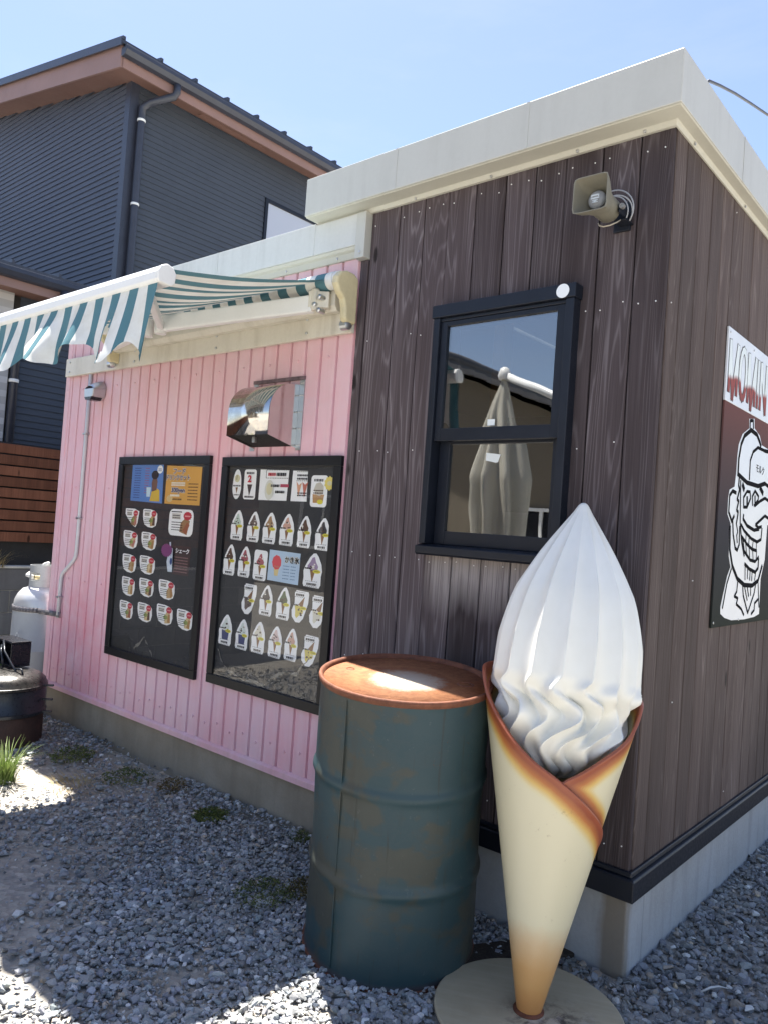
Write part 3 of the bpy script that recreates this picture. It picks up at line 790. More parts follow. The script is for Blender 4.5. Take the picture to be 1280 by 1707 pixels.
def sash(x0, x1, y0, y1, z0, z1, wl, wb, wt, wr, nm):
    mb = MB().box(x0, x0 + wl, y0, y1, z0, z1).box(x1 - wr, x1, y0, y1, z0, z1)
    mb.box(x0 + wl, x1 - wr, y0 + 0.001, y1 - 0.001, z0, z0 + wb).box(x0 + wl, x1 - wr, y0 + 0.001, y1 - 0.001, z1 - wt, z1)
    s_ = mb.build(nm, M['black_metal'], win, bevel=0.002)
    ym = (y0 + y1) / 2
    MB().box(x0 + wl - 0.002, x1 - wr + 0.002, ym - 0.003, ym + 0.003, z0 + wb - 0.002, z1 - wt + 0.002).build('pane', M['window_glass'], win)
    return s_
sash(fx0 + 0.031, fx1 - 0.035, -0.036, -0.008, 1.786, 2.2715, 0.030, 0.050, 0.020, 0.036, 'upper_sash')
sash(fx0 + 0.033, fx1 - 0.037, 0.006, 0.034, fz0 + 0.0455, 1.812, 0.050, 0.055, 0.035, 0.040, 'lower_sash')
MB().lathe([(0.0255, -0.0562), (0.0255, -0.0572)], 28, (-0.352, 0, fz1 - 0.026), axis='y').build('round_sticker', flat('white_sticker', (0.78, 0.82, 0.84)), win)
stk = flat('paper_label', (0.72, 0.76, 0.76))
MB().prism([(-0.677, 1.742), (-0.612, 1.735), (-0.622, 1.705), (-0.632, 1.703), (-0.678, 1.712)], 'y', 0.0165, 0.0155).build('paper_label', stk, win)
MB().box(-0.655, -0.622, -0.0262, -0.0256, 1.842, 1.866).build('paper_label', stk, win)
# a pine post standing inside the window
MB().box(-0.90, -0.845, 0.35, 0.42, 0.22, 2.9).build('inside_post', M['inside_wood'], shop)
MB().box(-1.2, -0.2, 0.9, 0.95, 0.22, 1.55).build('inside_counter', plain('counter_panel', (0.3, 0.28, 0.25), 0.6), shop)
# ================================================================ awning
def neg(t):
    return tuple(-x for x in t.location)
m, nt, b = newmat('striped_awning_cloth', (0.8, 0.8, 0.78), 0.8, 0, 0.2)
p = tco(nt)
ph = mathn(nt, 'FRACT', mathn(nt, 'DIVIDE', mathn(nt, 'ADD', sepz(nt, p)[0], 1.645 + 0.126 * 40 + 0.0315), 0.126))
f = ramp(nt, ph, [(0.0, 1.0), (0.5, 0.0)], 'CONSTANT')
d1 = noise(nt, p, 7, 5, 0.7)
wh = mix(nt, ramp(nt, d1, [(0.4, 0.0), (0.75, 0.6)]), (0.74, 0.75, 0.72), (0.52, 0.50, 0.42))
bl = mix(nt, ramp(nt, d1, [(0.4, 0.0), (0.75, 0.5)]), (0.085, 0.20, 0.24), (0.12, 0.22, 0.235))
c = mix(nt, f, wh, bl)
nt.links.new(c, b.inputs['Base Color'])
nt.links.new(bump(nt, noise(nt, p, 500, 2, 0.5), 0.15, 0.001), b.inputs['Normal'])
tr = nd(nt, 'ShaderNodeBsdfTranslucent', {'Color': c})
mx = nd(nt, 'ShaderNodeMixShader', {0: 0.05, 1: b.outputs[0], 2: tr.outputs[0]})
nt.links.new(mx.outputs[0], nt.nodes['Material Output'].inputs['Surface'])
M['awning'] = m
AX0, AX1, FY, FZ = -3.36, -1.487, -0.945, 2.283
aw = thing('striped_awning', 'retractable awning with torn blue and white striped valance over the pink wall', 'awning', (-2.4, 0, 2.3))
o_ = neg(aw)
MB().box(XL - 0.006, -1.412, -0.032, -0.0085, 2.292, 2.412).build('backing_board', M['cream_metal'], aw, loc=o_, bevel=0.003)
bb = MB()
for x in (XL + 0.05, -3.2, -2.4, -1.7):
    for z in (2.32, 2.385):
        bb.lathe([(0.007, -0.032), (0.007, -0.037), (0.004, -0.039)], 8, (x, 0, z), axis='y')
tag(bb.build('screw', M['zinc'], aw, loc=o_), None, None, None, 'stuff')
tb = MB().prism([(-0.034, 2.385), (-0.034, 2.48), (-0.055, 2.49), (-0.088, 2.480), (-0.088, 2.410), (-0.070, 2.385)], 'x', AX0 - 0.1, -1.47)
tb.build('torsion_bar', M['cream_metal'], aw, loc=o_, bevel=0.003)
# folded arm: upper arm along the wall, lower arm coming back to the front bar
for s_, sh in ((1, -1.56), (-1, -3.28)):
    el = (sh - s_ * 0.80, -0.40, 2.352)
    MB().obox((sh, -0.135, 2.412), el, 0.040, 0.078).build('upper_arm', M['white_metal'], aw, loc=o_, bevel=0.008)
    MB().obox((el[0], el[1], 2.340), (sh - s_ * 0.09, FY + 0.02, 2.285), 0.03, 0.045).build('lower_arm', M['white_metal'], aw, loc=o_, bevel=0.007)
    MB().lathe([(0.028, -0.05), (0.032, -0.035), (0.032, 0.03), (0.02, 0.04)], 16, (el[0], el[1], 2.352)).build('elbow_joint', M['white_plastic'], aw, loc=o_, auto=40)
    sb = MB().obox((sh + s_ * 0.06, -0.088, 2.43), (sh - s_ * 0.02, -0.14, 2.43), 0.05, 0.075)
    sb.lathe([(0.016, -0.05), (0.02, -0.04), (0.02, 0.045), (0.012, 0.052)], 12, (sh + s_ * 0.01, -0.135, 2.43))
    sb.build('shoulder_bracket', M['cream_metal'], aw, loc=o_, bevel=0.004)
    sc2 = MB()
    for dx, dz in ((0.02, 0.0), (0.05, 0.03), (0.05, -0.03)):
        sc2.lathe([(0.012, -0.115), (0.012, -0.15), (0.006, -0.156)], 10, (sh + s_ * dx, 0, 2.405 + dz), axis='y')
    tag(sc2.build('bolt', M['zinc'], aw, loc=o_), None, None, None, 'stuff')
# roller with the wound cloth and the end caps
MB().lathe([(0.040, AX0), (0.040, AX1 + 0.040)], 28, (0, -0.105, 2.512), axis='x').build('cloth_roll', M['awning'], aw, loc=o_, auto=40)
rr = MB()
for x in (AX1 + 0.040, AX1 + 0.052):
    rr.lathe([(0.036, x), (0.039, x + 0.004), (0.039, x + 0.008), (0.034, x + 0.011)], 24, (0, -0.105, 2.512), axis='x')
rr.build('roller_end', M['white_plastic'], aw, loc=o_, auto=40)
for x0, x1 in ((-1.424, -1.386), (AX0 - 0.055, AX0 - 0.02)):
    cp = [(-0.020, 2.355), (-0.020, 2.60), (-0.050, 2.622), (-0.095, 2.625), (-0.135, 2.608), (-0.158, 2.575), (-0.160, 2.540), (-0.140, 2.500), (-0.110, 2.470), (-0.098, 2.430), (-0.095, 2.375), (-0.085, 2.355)]
    MB().prism([(a_ - 0.006, 2.322 + (b_ - 2.355) * 0.84) for a_, b_ in cp], 'x', x0, x1).build('end_cap', M['cream_plastic'], aw, loc=o_, bevel=0.012, seg=4)
    xm = (x0 + x1) / 2
    MB().lathe([(0.022, xm - 0.03), (0.022, xm + 0.008), (0.010, xm + 0.014)], 14, (0, -0.065, 2.315), axis='x').build('cap_bolt', M['zinc'], aw, loc=o_, auto=40)
# cloth from the roller out to the front bar
def cloth(u, v):
    x = AX0 + (AX1 - AX0) * u
    y = -0.146 + (FY + 0.146) * v
    z = 2.508 + (FZ + 0.030 - 2.508) * v
    sag = -0.045 * math.sin(math.pi * v) * (0.4 + 0.6 * math.sin(math.pi * u)) + 0.004 * math.sin(u * 40) * math.sin(math.pi * v)
    return (x, y, z + sag)
MB().grid(cloth, [i / 90 for i in range(91)], [j / 16 for j in range(17)]).build('canopy', M['awning'], aw, loc=o_, smooth=True)
bar = [(-0.035, -0.030), (0.018, -0.034), (0.030, -0.020), (0.034, 0.012), (0.020, 0.034), (-0.005, 0.042), (-0.028, 0.032), (-0.042, 0.008), (-0.042, -0.018)]
MB().prism([(FY + a, FZ + z) for a, z in bar], 'x', AX0 - 0.02, AX1 + 0.004).build('front_bar', M['white_metal'], aw, loc=o_, bevel=0.008, seg=3)
for x0, x1 in ((AX1 + 0.0045, AX1 + 0.018), (AX0 - 0.034, AX0 - 0.0205)):
    MB().prism([(FY + a * 1.04, FZ + z * 1.04) for a, z in bar], 'x', x0, x1).build('bar_end_cap', M['white_plastic'], aw, loc=o_, bevel=0.006, seg=3)
VB = [(-3.40, 2.05), (-3.30, 2.02), (-3.18, 2.06), (-3.06, 2.02), (-2.94, 2.06), (-2.84, 2.02), (-2.74, 2.02), (-2.66, 2.00), (-2.60, 2.01), (-2.53, 2.04), (-2.46, 2.075), (-2.40, 2.092), (-2.36, 2.085), (-2.335, 2.045),
      (-2.29, 2.015), (-2.22, 2.005), (-2.15, 2.015), (-2.07, 2.045), (-1.99, 2.064), (-1.93, 2.062), (-1.87, 2.035), (-1.81, 1.995), (-1.765, 1.968), (-1.70, 1.966), (-1.655, 1.995), (-1.615, 2.030), (-1.575, 2.036), (-1.545, 2.015), (-1.520, 1.98), (-1.502, 1.955), (-1.48, 1.99)]
VX = [AX0 + 0.012 * i for i in range(int((AX1 - AX0) / 0.012) + 1)] + [AX1]
def valance(x, v):
    top = FZ - 0.030
    bot = smooth_tab(VB, x) + 0.002 * math.sin(x * 90)
    z = top + (bot - top) * v
    k = v ** 1.2
    y = FY - 0.03 - 0.05 * k - 0.026 * k * math.sin(x * 21 + 0.6 * math.sin(x * 9)) - 0.006 * k * math.sin(x * 47 + 1.0)
    xx = x + 0.030 * math.sin(math.pi * min(1.0, v * 1.1)) * math.sin(x * 5.0 + 1.0) + 0.016 * k * math.sin(x * 17 + 2.0) - 0.03 * k * max(0.0, (x + 1.75) / 0.26)
    q = math.exp(-((x + 2.30) / 0.07) ** 2)       # a deep fold
    y -= 0.045 * q * k
    xx += 0.025 * q * k
    return (xx, y, z)
def valance_keep(x, v):
    c_ = 0.66
    if v > 0.34 and abs(x + 1.735) < 0.028 * math.sin(math.pi * min(1, (v - 0.34) / 0.62)) ** 0.8:
        return False
    return True
vl = MB().grid(valance, VX, [j / 26 for j in range(27)], keep=valance_keep)
tag(vl.build('valance', M['awning'], aw, loc=o_, smooth=True), 'torn striped valance with a ragged scalloped edge')

# ================================================================ menu boards
inks = {}
def ink(name, c):
    if name not in inks:
        inks[name] = flat('print_' + name, c, 0.55)
    return inks[name]
paper = ink('paper_white', (0.80, 0.81, 0.81))
black = ink('black', (0.02, 0.02, 0.024))
M['board_back'] = plain('black_board', (0.017, 0.019, 0.023), 0.6, 0, 0.3, 3)
Y_CARD = -0.0085
def rot2(pts, a, c):
    ca, sa = math.cos(a), math.sin(a)
    return [(c[0] + x * ca - y * sa, c[1] + x * sa + y * ca) for x, y in pts]
class Print:
    """printed shapes lying one above the other on a card, one mesh with one material per ink"""
    def __init__(self):
        self.mb, self.mats, self.lift, self.hold = MB(), [], 0.0, False
    def poly(self, pts, mat):
        if mat not in self.mats:
            self.mats.append(mat)
        self.lift += 0.00006 if not self.hold else 0.0
        y = Y_CARD - 0.0006 - self.lift
        self.mb.add([(x, y, z) for x, z in pts], [tuple(range(len(pts)))], self.mats.index(mat))
        return self
    def rect(self, x0, x1, z0, z1, mat):
        return self.poly([(x0, z0), (x1, z0), (x1, z1), (x0, z1)], mat)
    def oval(self, cx, cz, rx, rz, mat, n=18, star=0.0):
        return self.poly([(cx + rx * (1 + (star if k % 2 else 0)) * math.cos(2 * math.pi * k / n), cz + rz * (1 + (star if k % 2 else 0)) * math.sin(2 * math.pi * k / n)) for k in range(n)], mat)
    def lines(self, x0, x1, z0, z1, n, mat, r, fill=0.45):
        h = (z1 - z0) / n
        self.lift += 0.00006
        self.hold = True
        for k in range(n):
            x = x0
            while x < x1 - 0.002:
                w_ = r.uniform(0.004, 0.012)
                self.rect(x, min(x + w_, x1), z0 + h * k, z0 + h * (k + fill), mat)
                x += w_ + 0.0022
        self.hold = False
        return self
    def build(self, parent, name='printed_picture'):
        o = self.mb.build(name, self.mats, parent, recalc=False)
        return o
def card_shape(kind, w, h):
    W_, H_ = w / 2, h / 2
    if kind == 'drop':     # pointed top, squared foot
        return [(-W_ * .85, -H_), (W_ * .8, -H_), (W_ * .95, -H_ * .8), (W_ * .92, -H_ * .3), (W_, 0), (W_ * .86, H_ * .4), (W_ * .5, H_ * .82), (W_ * .22, H_), (-W_ * .05, H_ * .97), (-W_ * .4, H_ * .72), (-W_ * .8, H_ * .25), (-W_, -H_ * .1), (-W_ * .92, -H_ * .45), (-W_ * .96, -H_ * .85)]
    if kind == 'flip':     # squared head, pointed foot
        return [(W_ * .9, H_), (-W_ * .6, H_), (-W_ * .75, H_ * .8), (-W_ * .7, H_ * .2), (-W_, -H_ * .3), (-W_ * .9, -H_ * .7), (-W_ * .4, -H_), (W_ * .1, -H_ * .98), (W_ * .5, -H_ * .7), (W_ * .75, -H_ * .2), (W_ * .98, H_ * .3), (W_, H_ * .85)]
    if kind == 'surf':
        return [(W_ * math.cos(a) * (1 if math.sin(a) < 0 else 0.9), H_ * math.sin(a)) for a in [2 * math.pi * k / 20 for k in range(20)]]
    if kind == 'food':
        return [(-W_ * .9, -H_ * .2), (-W_ * .7, -H_ * .7), (-W_ * .2, -H_ * .95), (W_ * .4, -H_), (W_ * .85, -H_ * .75), (W_, -H_ * .2), (W_ * .95, H_ * .55), (W_ * .6, H_ * .85), (0, H_ * .98), (-W_ * .85, H_), (-W_, H_ * .9), (-W_, H_ * .3)]
    if kind == 'wedge':
        return [(-W_, H_), (W_ * .3, H_), (W_, H_ * .75), (W_ * .85, -H_ * .5), (W_ * .6, -H_), (W_ * .2, -H_ * .8), (-W_ * .6, -H_ * .1), (-W_, H_ * .4)]
    r_ = 0.3               # rounded
    pts = []
    for sx, sz, a0 in ((1, 1, 0), (-1, 1, 90), (-1, -1, 180), (1, -1, 270)):
        for k in range(4):
            a = math.radians(a0 + 30 * k)
            pts.append((sx * (W_ - r_ * W_) + r_ * W_ * math.cos(a), sz * (H_ - r_ * W_) + r_ * W_ * math.sin(a)))
    return pts
def paper_card(parent, pts, mat=None, label=None, name='menu_card'):
    o = MB().prism(pts, 'y', Y_CARD, Y_CARD - 0.0005).build(name, mat or paper, parent)
    if label:
        o['label'] = label
    return o
CREAMS = {'milk': (0.62, 0.60, 0.50), 'choc': (0.10, 0.05, 0.03), 'choco_sauce': (0.13, 0.10, 0.09), 'caramel': (0.36, 0.22, 0.11), 'peach': (0.55, 0.33, 0.26), 'black': (0.05, 0.045, 0.05),
          'matcha': (0.09, 0.13, 0.06), 'berry': (0.36, 0.10, 0.12), 'mint': (0.45, 0.55, 0.48), 'lemon': (0.62, 0.52, 0.12), 'grape': (0.30, 0.22, 0.34), 'salt': (0.60, 0.66, 0.62), 'pinkish': (0.62, 0.48, 0.46)}
def soft_card(board, c, kind, flav, seed, tilt=0.0, cup=False):
    x, z, w, h = c
    r = random.Random(seed)
    pts = rot2(card_shape(kind, w, h), tilt, (x, z))
    o = paper_card(board, pts)
    P = Print()
    cone = ink('cone', (0.22, 0.11, 0.05))
    A = ink('flavour_' + flav, CREAMS[flav])
    up = 1 if kind != 'flip' else -1
    R_ = lambda q: rot2(q, tilt + (0.0 if up == 1 else -0.45), (x, z + h * 0.03 * up))
    if cup:
        P.poly(R_([(-w * .22, -h * .36), (w * .22, -h * .36), (w * .28, -h * .05), (-w * .28, -h * .05)]), ink('cup_blue', (0.06, 0.07, 0.16)))
    else:
        P.poly(R_([(0, -h * .40 * up), (w * .15, -h * .02 * up), (-w * .15, -h * .02 * up)] if up == 1 else [(0, h * .42), (w * .15, h * .05), (-w * .15, h * .05)]), cone)
    sw = [(-w * .26, 0.0), (-w * .30, h * .08), (-w * .16, h * .2), (-w * .06, h * .33), (w * .06, h * .36), (w * .14, h * .22), (w * .28, h * .09), (w * .25, 0.0), (0, -h * .05)]
    P.poly(R_([(a, b2 * up) for a, b2 in sw]), A)
    for k in range(7):
        q = (x + r.uniform(-.2, .2) * w, z + (r.uniform(-.02, .26) * h) * up)
        cc = ink('speck_dark', (0.08, 0.05, 0.04)) if r.random() < .55 else ink('speck_pale', (0.7, 0.68, 0.62))
        P.oval(q[0], q[1], w * r.uniform(.03, .09), h * r.uniform(.012, .035), cc, 8)
    # name strip with dashed border, unreadably small print
    zz = z - h * .40 * up if kind != 'flip' else z + h * .38
    P.rect(x - w * .36, x + w * .33, zz - h * .075, zz + h * .075, paper)
    for k in range(6):
        for s2 in (-1, 1):
            P.rect(x - w * .36 + k * w * .115, x - w * .36 + k * w * .115 + w * .075, zz + s2 * h * .075 - 0.001, zz + s2 * h * .075 + 0.001, black)
    P.lines(x - w * .28, x + w * .26, zz - h * .045, zz + h * .04, 1, black, r, 0.8)
    P.lines(x - w * .42, x - w * .05, z + h * .02, z + h * .10, 1, black, r, 0.6)
    P.oval(x + w * .22, z - h * .03, w * .21, h * .055, ink('badge_yellow', (0.62, 0.55, 0.06)))
    P.rect(x + w * .10, x + w * .34, z - h * .04, z - h * .02, ink('badge_ink', (0.25, 0.2, 0.02)))
    P.build(o)
def food_card(board, c, kind, seed):
    x, z, w, h = c
    r = random.Random(seed)
    o = paper_card(board, [(x + a, z + b2) for a, b2 in card_shape(kind, w, h)])
    P = Print()
    P.rect(x - w * .42, x + w * .02, z + h * .38, z + h * .42, black)
    P.rect(x - w * .38, x - w * .02, z + h * .12, z + h * .34, ink('label_grey', (0.55, 0.53, 0.48)))
    P.lines(x - w * .36, x - w * .04, z + h * .15, z + h * .32, 2, black, r, .5)
    s_ = r.choice([-.1, .1, .25])
    P.poly(rot2([(-w * .20, -h * .34), (w * .12, -h * .40), (w * .18, h * .14), (-w * .02, h * .20), (-w * .18, 0)], s_, (x + w * .18, z - h * .03)), ink(*r.choice([('crepe', (0.45, 0.30, 0.14)), ('crepe_pale', (0.58, 0.45, 0.24)), ('crepe_dark', (0.30, 0.17, 0.08))])))
    P.poly(rot2([(-w * .08, -h * .30), (w * .10, -h * .34), (w * .14, h * .06), (w * .02, h * .10)], s_ + r.uniform(-.3, .3), (x + w * .22, z - h * .05)), ink(*r.choice([('sausage', (0.30, 0.10, 0.05)), ('ham', (0.45, 0.18, 0.14)), ('chicken', (0.36, 0.20, 0.07)), ('choco', (0.09, 0.045, 0.03))])))
    if r.random() < .6:
        P.oval(x + w * .08, z - h * .12, w * .12, h * .10, ink(r.choice([('lettuce', (0.20, 0.27, 0.06)), ('egg', (0.62, 0.50, 0.16))])[0], (0.24, 0.3, 0.08)), 10, .2)
    P.lines(x - w * .38, x + w * .08, z - h * .30, z + h * .08, 4, black, r, .38)
    P.oval(x + w * .26, z + h * .26, w * .155, h * .15, ink('badge_red', (0.45, 0.03, 0.05)), 24, .14)
    P.rect(x + w * .15, x + w * .37, z + h * .23, z + h * .28, ink('badge_pink', (0.65, 0.3, 0.3)))
    P.build(o)
def board_frame(name, x0, x1, z0, z1, label):
    t = thing(name, label, 'menu board', ((x0 + x1) / 2, 0, z0))
    hold = neg(t)
    rw, T = 0.048, -0.024
    for (a, b2, c_, d_) in ((x0, x0 + rw, z0 + rw, z1 - rw), (x1 - rw, x1, z0 + rw, z1 - rw)):
        MB().box(a, b2, T, -0.002, c_, d_).build('frame_rail', M['black_frame'], t, loc=hold, bevel=0.003)
    for (c_, d_) in ((z0, z0 + rw), (z1 - rw, z1)):
        MB().box(x0, x1, T, -0.002, c_ + 0.0003, d_ - 0.0003).build('frame_rail', M['black_frame'], t, loc=hold, bevel=0.003)
    bk = MB().box(x0 + rw - 0.005, x1 - rw + 0.005, -0.0078, -0.003, z0 + rw - 0.005, z1 - rw + 0.005).build('backing', M['board_back'], t, loc=hold)
    pn = MB().box(x0 + rw - 0.004, x1 - rw + 0.004, -0.0165, -0.0145, z0 + rw - 0.004, z1 - rw + 0.004).build('pane', M['board_glass'], t, loc=hold)
    return t, hold
class Board:
    pass
def fix_children(t, hold, before):
    for o in C.objects:
        if o.parent == t and o.name not in before:
            o.location = hold
            before.add(o.name)
T1, hold1 = board_frame('menu_board', -3.303, -2.392, 0.548, 1.745, 'black framed menu board with blue and orange posters and crepe cards')
seen = {o.name for o in C.objects}
for i, c in enumerate(BOARD1['food']):
    food_card(T1, c, 'wedge' if i == 0 else ('round' if i == 2 else 'food'), 100 + i)
# blue drink poster: price list and a person holding a cup
cd = paper_card(T1, BOARD1['blue'], ink('poster_blue', (0.10, 0.22, 0.52)), 'blue drinks poster with a person holding a cup', 'poster')
P = Print()
bx0, bx1, bz0, bz1 = -3.155, -2.845, 1.480, 1.698
r = random.Random(5)
P.lines(bx0 + .02, bx0 + .085, bz0 + .02, bz1 - .01, 13, ink('navy', (0.03, 0.06, 0.2)), r, .4)
P.lines(bx0 + .13, bx0 + .175, bz0 + .05, bz1 - .01, 11, ink('red_print', (0.3, 0.1, 0.16)), r, .35)
P.poly([(bx1 - .115, bz0 + .005), (bx1 - .012, bz0 + .005), (bx1 - .02, bz0 + .07), (bx1 - .06, bz0 + .085), (bx1 - .10, bz0 + .06)], ink('shirt_yellow', (0.62, 0.42, 0.06)))
P.poly([(bx1 - .095, bz0 + .06), (bx1 - .05, bz0 + .07), (bx1 - .045, bz0 + .12), (bx1 - .06, bz0 + .15), (bx1 - .09, bz0 + .15), (bx1 - .105, bz0 + .11)], ink('skin', (0.16, 0.09, 0.07)))
P.oval(bx1 - .075, bz0 + .158, .038, .026, ink('hair', (0.02, 0.018, 0.02)), 14)
P.poly([(bx1 - .15, bz0 + .03), (bx1 - .115, bz0 + .03), (bx1 - .108, bz0 + .085), (bx1 - .155, bz0 + .085)], ink('cup_pale', (0.5, 0.65, 0.72)))
P.oval(bx1 - .028, bz1 - .028, .028, .024, paper, 18)
P.lines(bx1 - .045, bx1 - .012, bz1 - .038, bz1 - .018, 2, ink('navy', (0.03, 0.06, 0.2)), r, .5)
P.build(cd)
# orange set-menu poster
cd = paper_card(T1, BOARD1['orange'], ink('poster_orange', (0.62, 0.34, 0.08)), 'orange food and drink set poster', 'poster')
P = Print()
r = random.Random(6)
ox0, ox1, oz0, oz1 = -2.803, -2.476, 1.480, 1.684
P.lines(ox0 + .215, ox0 + .305, oz0 + .02, oz0 + .125, 6, ink('dark_brown', (0.06, 0.03, 0.02)), r, .35)
P.lines(ox0 + .03, ox0 + .16, oz0 + .018, oz0 + .034, 1, ink('dark_brown', (0.06, 0.03, 0.02)), r, .6)
P.oval(ox0 + .045, oz0 + .025, .03, .02, ink('pale_tan', (0.6, 0.45, 0.22)), 12)
P.build(cd)
navy = ink('navy_text', (0.01, 0.02, 0.12))
def put(txt, size, x, z, mat, parent, bold=0.0, sx=1.0, lift=0.004, name='lettering', align='CENTER'):
    return lettering(txt, size, mat, parent, (x, Y_CARD - lift, z), (1, 0, 0), (0, 0, 1), name, bold, 0.0002, align, sx)
outl = ink('outline_white', (0.8, 0.78, 0.7))
put('フード', .036, ox0 + .125, oz1 - .037, outl, cd, .0028, 1.15, .0035)
put('フード', .036, ox0 + .125, oz1 - .037, navy, cd, .0008, 1.15)
put('ドリンクセット', .034, ox0 + .115, oz1 - .072, outl, cd, .0028, 1.0, .0035)
put('ドリンクセット', .034, ox0 + .115, oz1 - .072, navy, cd, .0008, 1.0)
put('300yen', .036, ox0 + .125, oz0 + .062, outl, cd, .0028, 1.25, .0035)
put('300yen', .036, ox0 + .125, oz0 + .062, navy, cd, .001, 1.25)
P = Print()
P.lift = 0.001
P.lines(ox0 + .055, ox0 + .185, oz0 + .098, oz0 + .122, 2, outl, r, .7)
P.lines(ox0 + .05, ox0 + .14, oz0 + .038, oz0 + .052, 1, outl, r, .8)
P.build(cd, 'printed_lines')
# shake poster with cup and burst
cd = paper_card(T1, BOARD1['shake'], ink('poster_brown', (0.055, 0.034, 0.034)), 'brown shake poster', 'poster')
put('シェーク', .030, -2.592, 1.208, paper, cd, .001, 1.1)
P = Print()
P.lines(-2.67, -2.54, 1.10, 1.195, 6, ink('pale_pink_print', (0.22, 0.13, 0.13)), r, .4)
P.build(cd)
cd = paper_card(T1, BOARD1['cup'], ink('paper_blue_white', (0.55, 0.62, 0.70)), 'cut-out of a white cup', 'cup_cutout')
P = Print()
P.lift = 0.0012
bx, bz, bw, bh = BOARD1['burst']
P.oval(bx, bz, bw * .44, bh * .44, ink('burst_purple', (0.19, 0.05, 0.16)), 40, .18)
P.oval(-2.697, 1.155, .012, .02, ink('navy', (0.03, 0.06, 0.2)), 10)
P.build(cd)
fix_children(T1, hold1, seen)

T2, hold2 = board_frame('menu_board', -2.286, -1.421, 0.560, 1.735, 'black framed menu board full of soft-serve cards, beside the timber wall')
seen = {o.name for o in C.objects}
x, z, w_, h_ = BOARD2['surf']
cd = paper_card(T2, [(x + a, z + b2) for a, b2 in card_shape('surf', w_, h_)])
P = Print()
r = random.Random(9)
P.oval(x, z + .03, .022, .02, ink('pale_lemon', (0.6, 0.56, 0.36)), 14)
P.lines(x - .03, x + .03, z - .012, z - .002, 1, black, r, .8)
P.poly([(x, z - .05), (x + .01, z - .016), (x - .01, z - .016)], ink('cone', (0.22, 0.11, 0.05)))
P.lines(x - .02, x + .02, z - .058, z - .05, 1, black, r, .8)
P.build(cd)
put('1', .036, x, z + .022, black, cd, .0, 1.0)
x, z, w_, h_ = BOARD2['two']
cd = paper_card(T2, [(x + a, z + b2) for a, b2 in card_shape('round', w_, h_)])
P = Print()
P.poly([(x, z - .06), (x + .02, z + .0), (x - .02, z + .0)], ink('dark_cone', (0.06, 0.045, 0.045)))
P.lines(x - .03, x + .03, z + .052, z + .066, 1, black, r, .8)
P.lines(x - .035, x + .035, z - .068, z - .056, 1, black, r, .8)
P.build(cd)
put('2', .048, x, z + .012, ink('badge_red', (0.45, 0.03, 0.05)), cd, .002, 1.15)
cd = paper_card(T2, BOARD2['white'], None, 'white square notice with a pale cup picture')
P = Print()
x0, x1, z0, z1 = -1.955, -1.755, 1.525, 1.675
for k in range(14):
    for zz in (z1 - .006, z1 - .046):
        P.rect(x0 + .015 + k * .0128, x0 + .015 + k * .0128 + .0085, zz - .0015, zz + .0015, black)
for xx in (x0 + .015, x1 - .012):
    P.rect(xx - .0015, xx + .0015, z1 - .046, z1 - .006, black)
P.lines(x0 + .03, x0 + .088, z1 - .036, z1 - .016, 1, ink('badge_red', (0.45, 0.03, 0.05)), r, .8)
P.lines(x0 + .092, x0 + .165, z1 - .036, z1 - .016, 1, black, r, .8)
P.oval(x0 + .045, z0 + .045, .034, .05, ink('pale_cream', (0.62, 0.62, 0.56)), 20)
P.oval(x0 + .045, z0 + .05, .022, .03, ink('pale_lemon', (0.6, 0.58, 0.46)), 20)
P.lines(x0 + .055, x0 + .12, z0 + .06, z0 + .078, 1, black, r, .7)
P.rect(x0 + .125, x0 + .185, z0 + .06, z0 + .075, ink('berry_red', (0.4, 0.06, 0.10)))
P.lines(x0 + .09, x0 + .16, z0 + .03, z0 + .048, 1, black, r, .7)
P.build(cd)
cd = paper_card(T2, BOARD2['cones'], None, 'white card with two crossed cones')
P = Print()
x0, x1, z0, z1 = -1.728, -1.632, 1.525, 1.668
for k in range(7):
    for zz in (z1 - .006, z1 - .05):
        P.rect(x0 + .008 + k * .0128, x0 + .008 + k * .0128 + .0085, zz - .0015, zz + .0015, black)
P.lines(x0 + .012, x1 - .012, z1 - .045, z1 - .013, 2, black, r, .6)
P.poly([(x0 + .028, z0 + .012), (x0 + .048, z0 + .085), (x0 + .028, z0 + .072), (x0 + .01, z0 + .09)], ink('peach', (0.6, 0.32, 0.2)))
P.poly([(x0 + .068, z0 + .012), (x0 + .09, z0 + .088), (x0 + .07, z0 + .075), (x0 + .05, z0 + .088)], ink('rose', (0.5, 0.16, 0.12)))
P.lines(x0 + .02, x0 + .085, z0 + .02, z0 + .042, 2, black, r, .6)
P.build(cd)
x, z, w_, h_ = BOARD2['cup']
cd = paper_card(T2, [(x + a, z + b2) for a, b2 in card_shape('round', w_, h_)])
P = Print()
P.poly([(x - .035, z - .055), (x + .03, z - .055), (x + .037, z - .015), (x - .04, z - .015)], ink('cup_tan', (0.42, 0.24, 0.10)))
P.oval(x, z + .01, .03, .03, ink('milk_swirl', (0.5, 0.47, 0.40)), 14, .1)
P.lines(x - .035, x + .03, z - .012, z + .012, 2, ink('dark_brown', (0.06, 0.03, 0.02)), r, .5)
P.lines(x - .035, x + .025, z + .045, z + .06, 1, black, r, .8)
P.oval(x + .012, z - .05, .02, .011, ink('badge_yellow', (0.62, 0.55, 0.06)))
bx, bz, bw, bh = BOARD2['burst']
P.oval(bx - .005, bz, bw * .42, bh * .42, ink('burst_yellow', (0.66, 0.55, 0.14)), 20, .22)
P.oval(bx - .005, bz, bw * .22, bh * .16, ink('pale_lemon', (0.6, 0.58, 0.46)), 14)
P.build(cd)
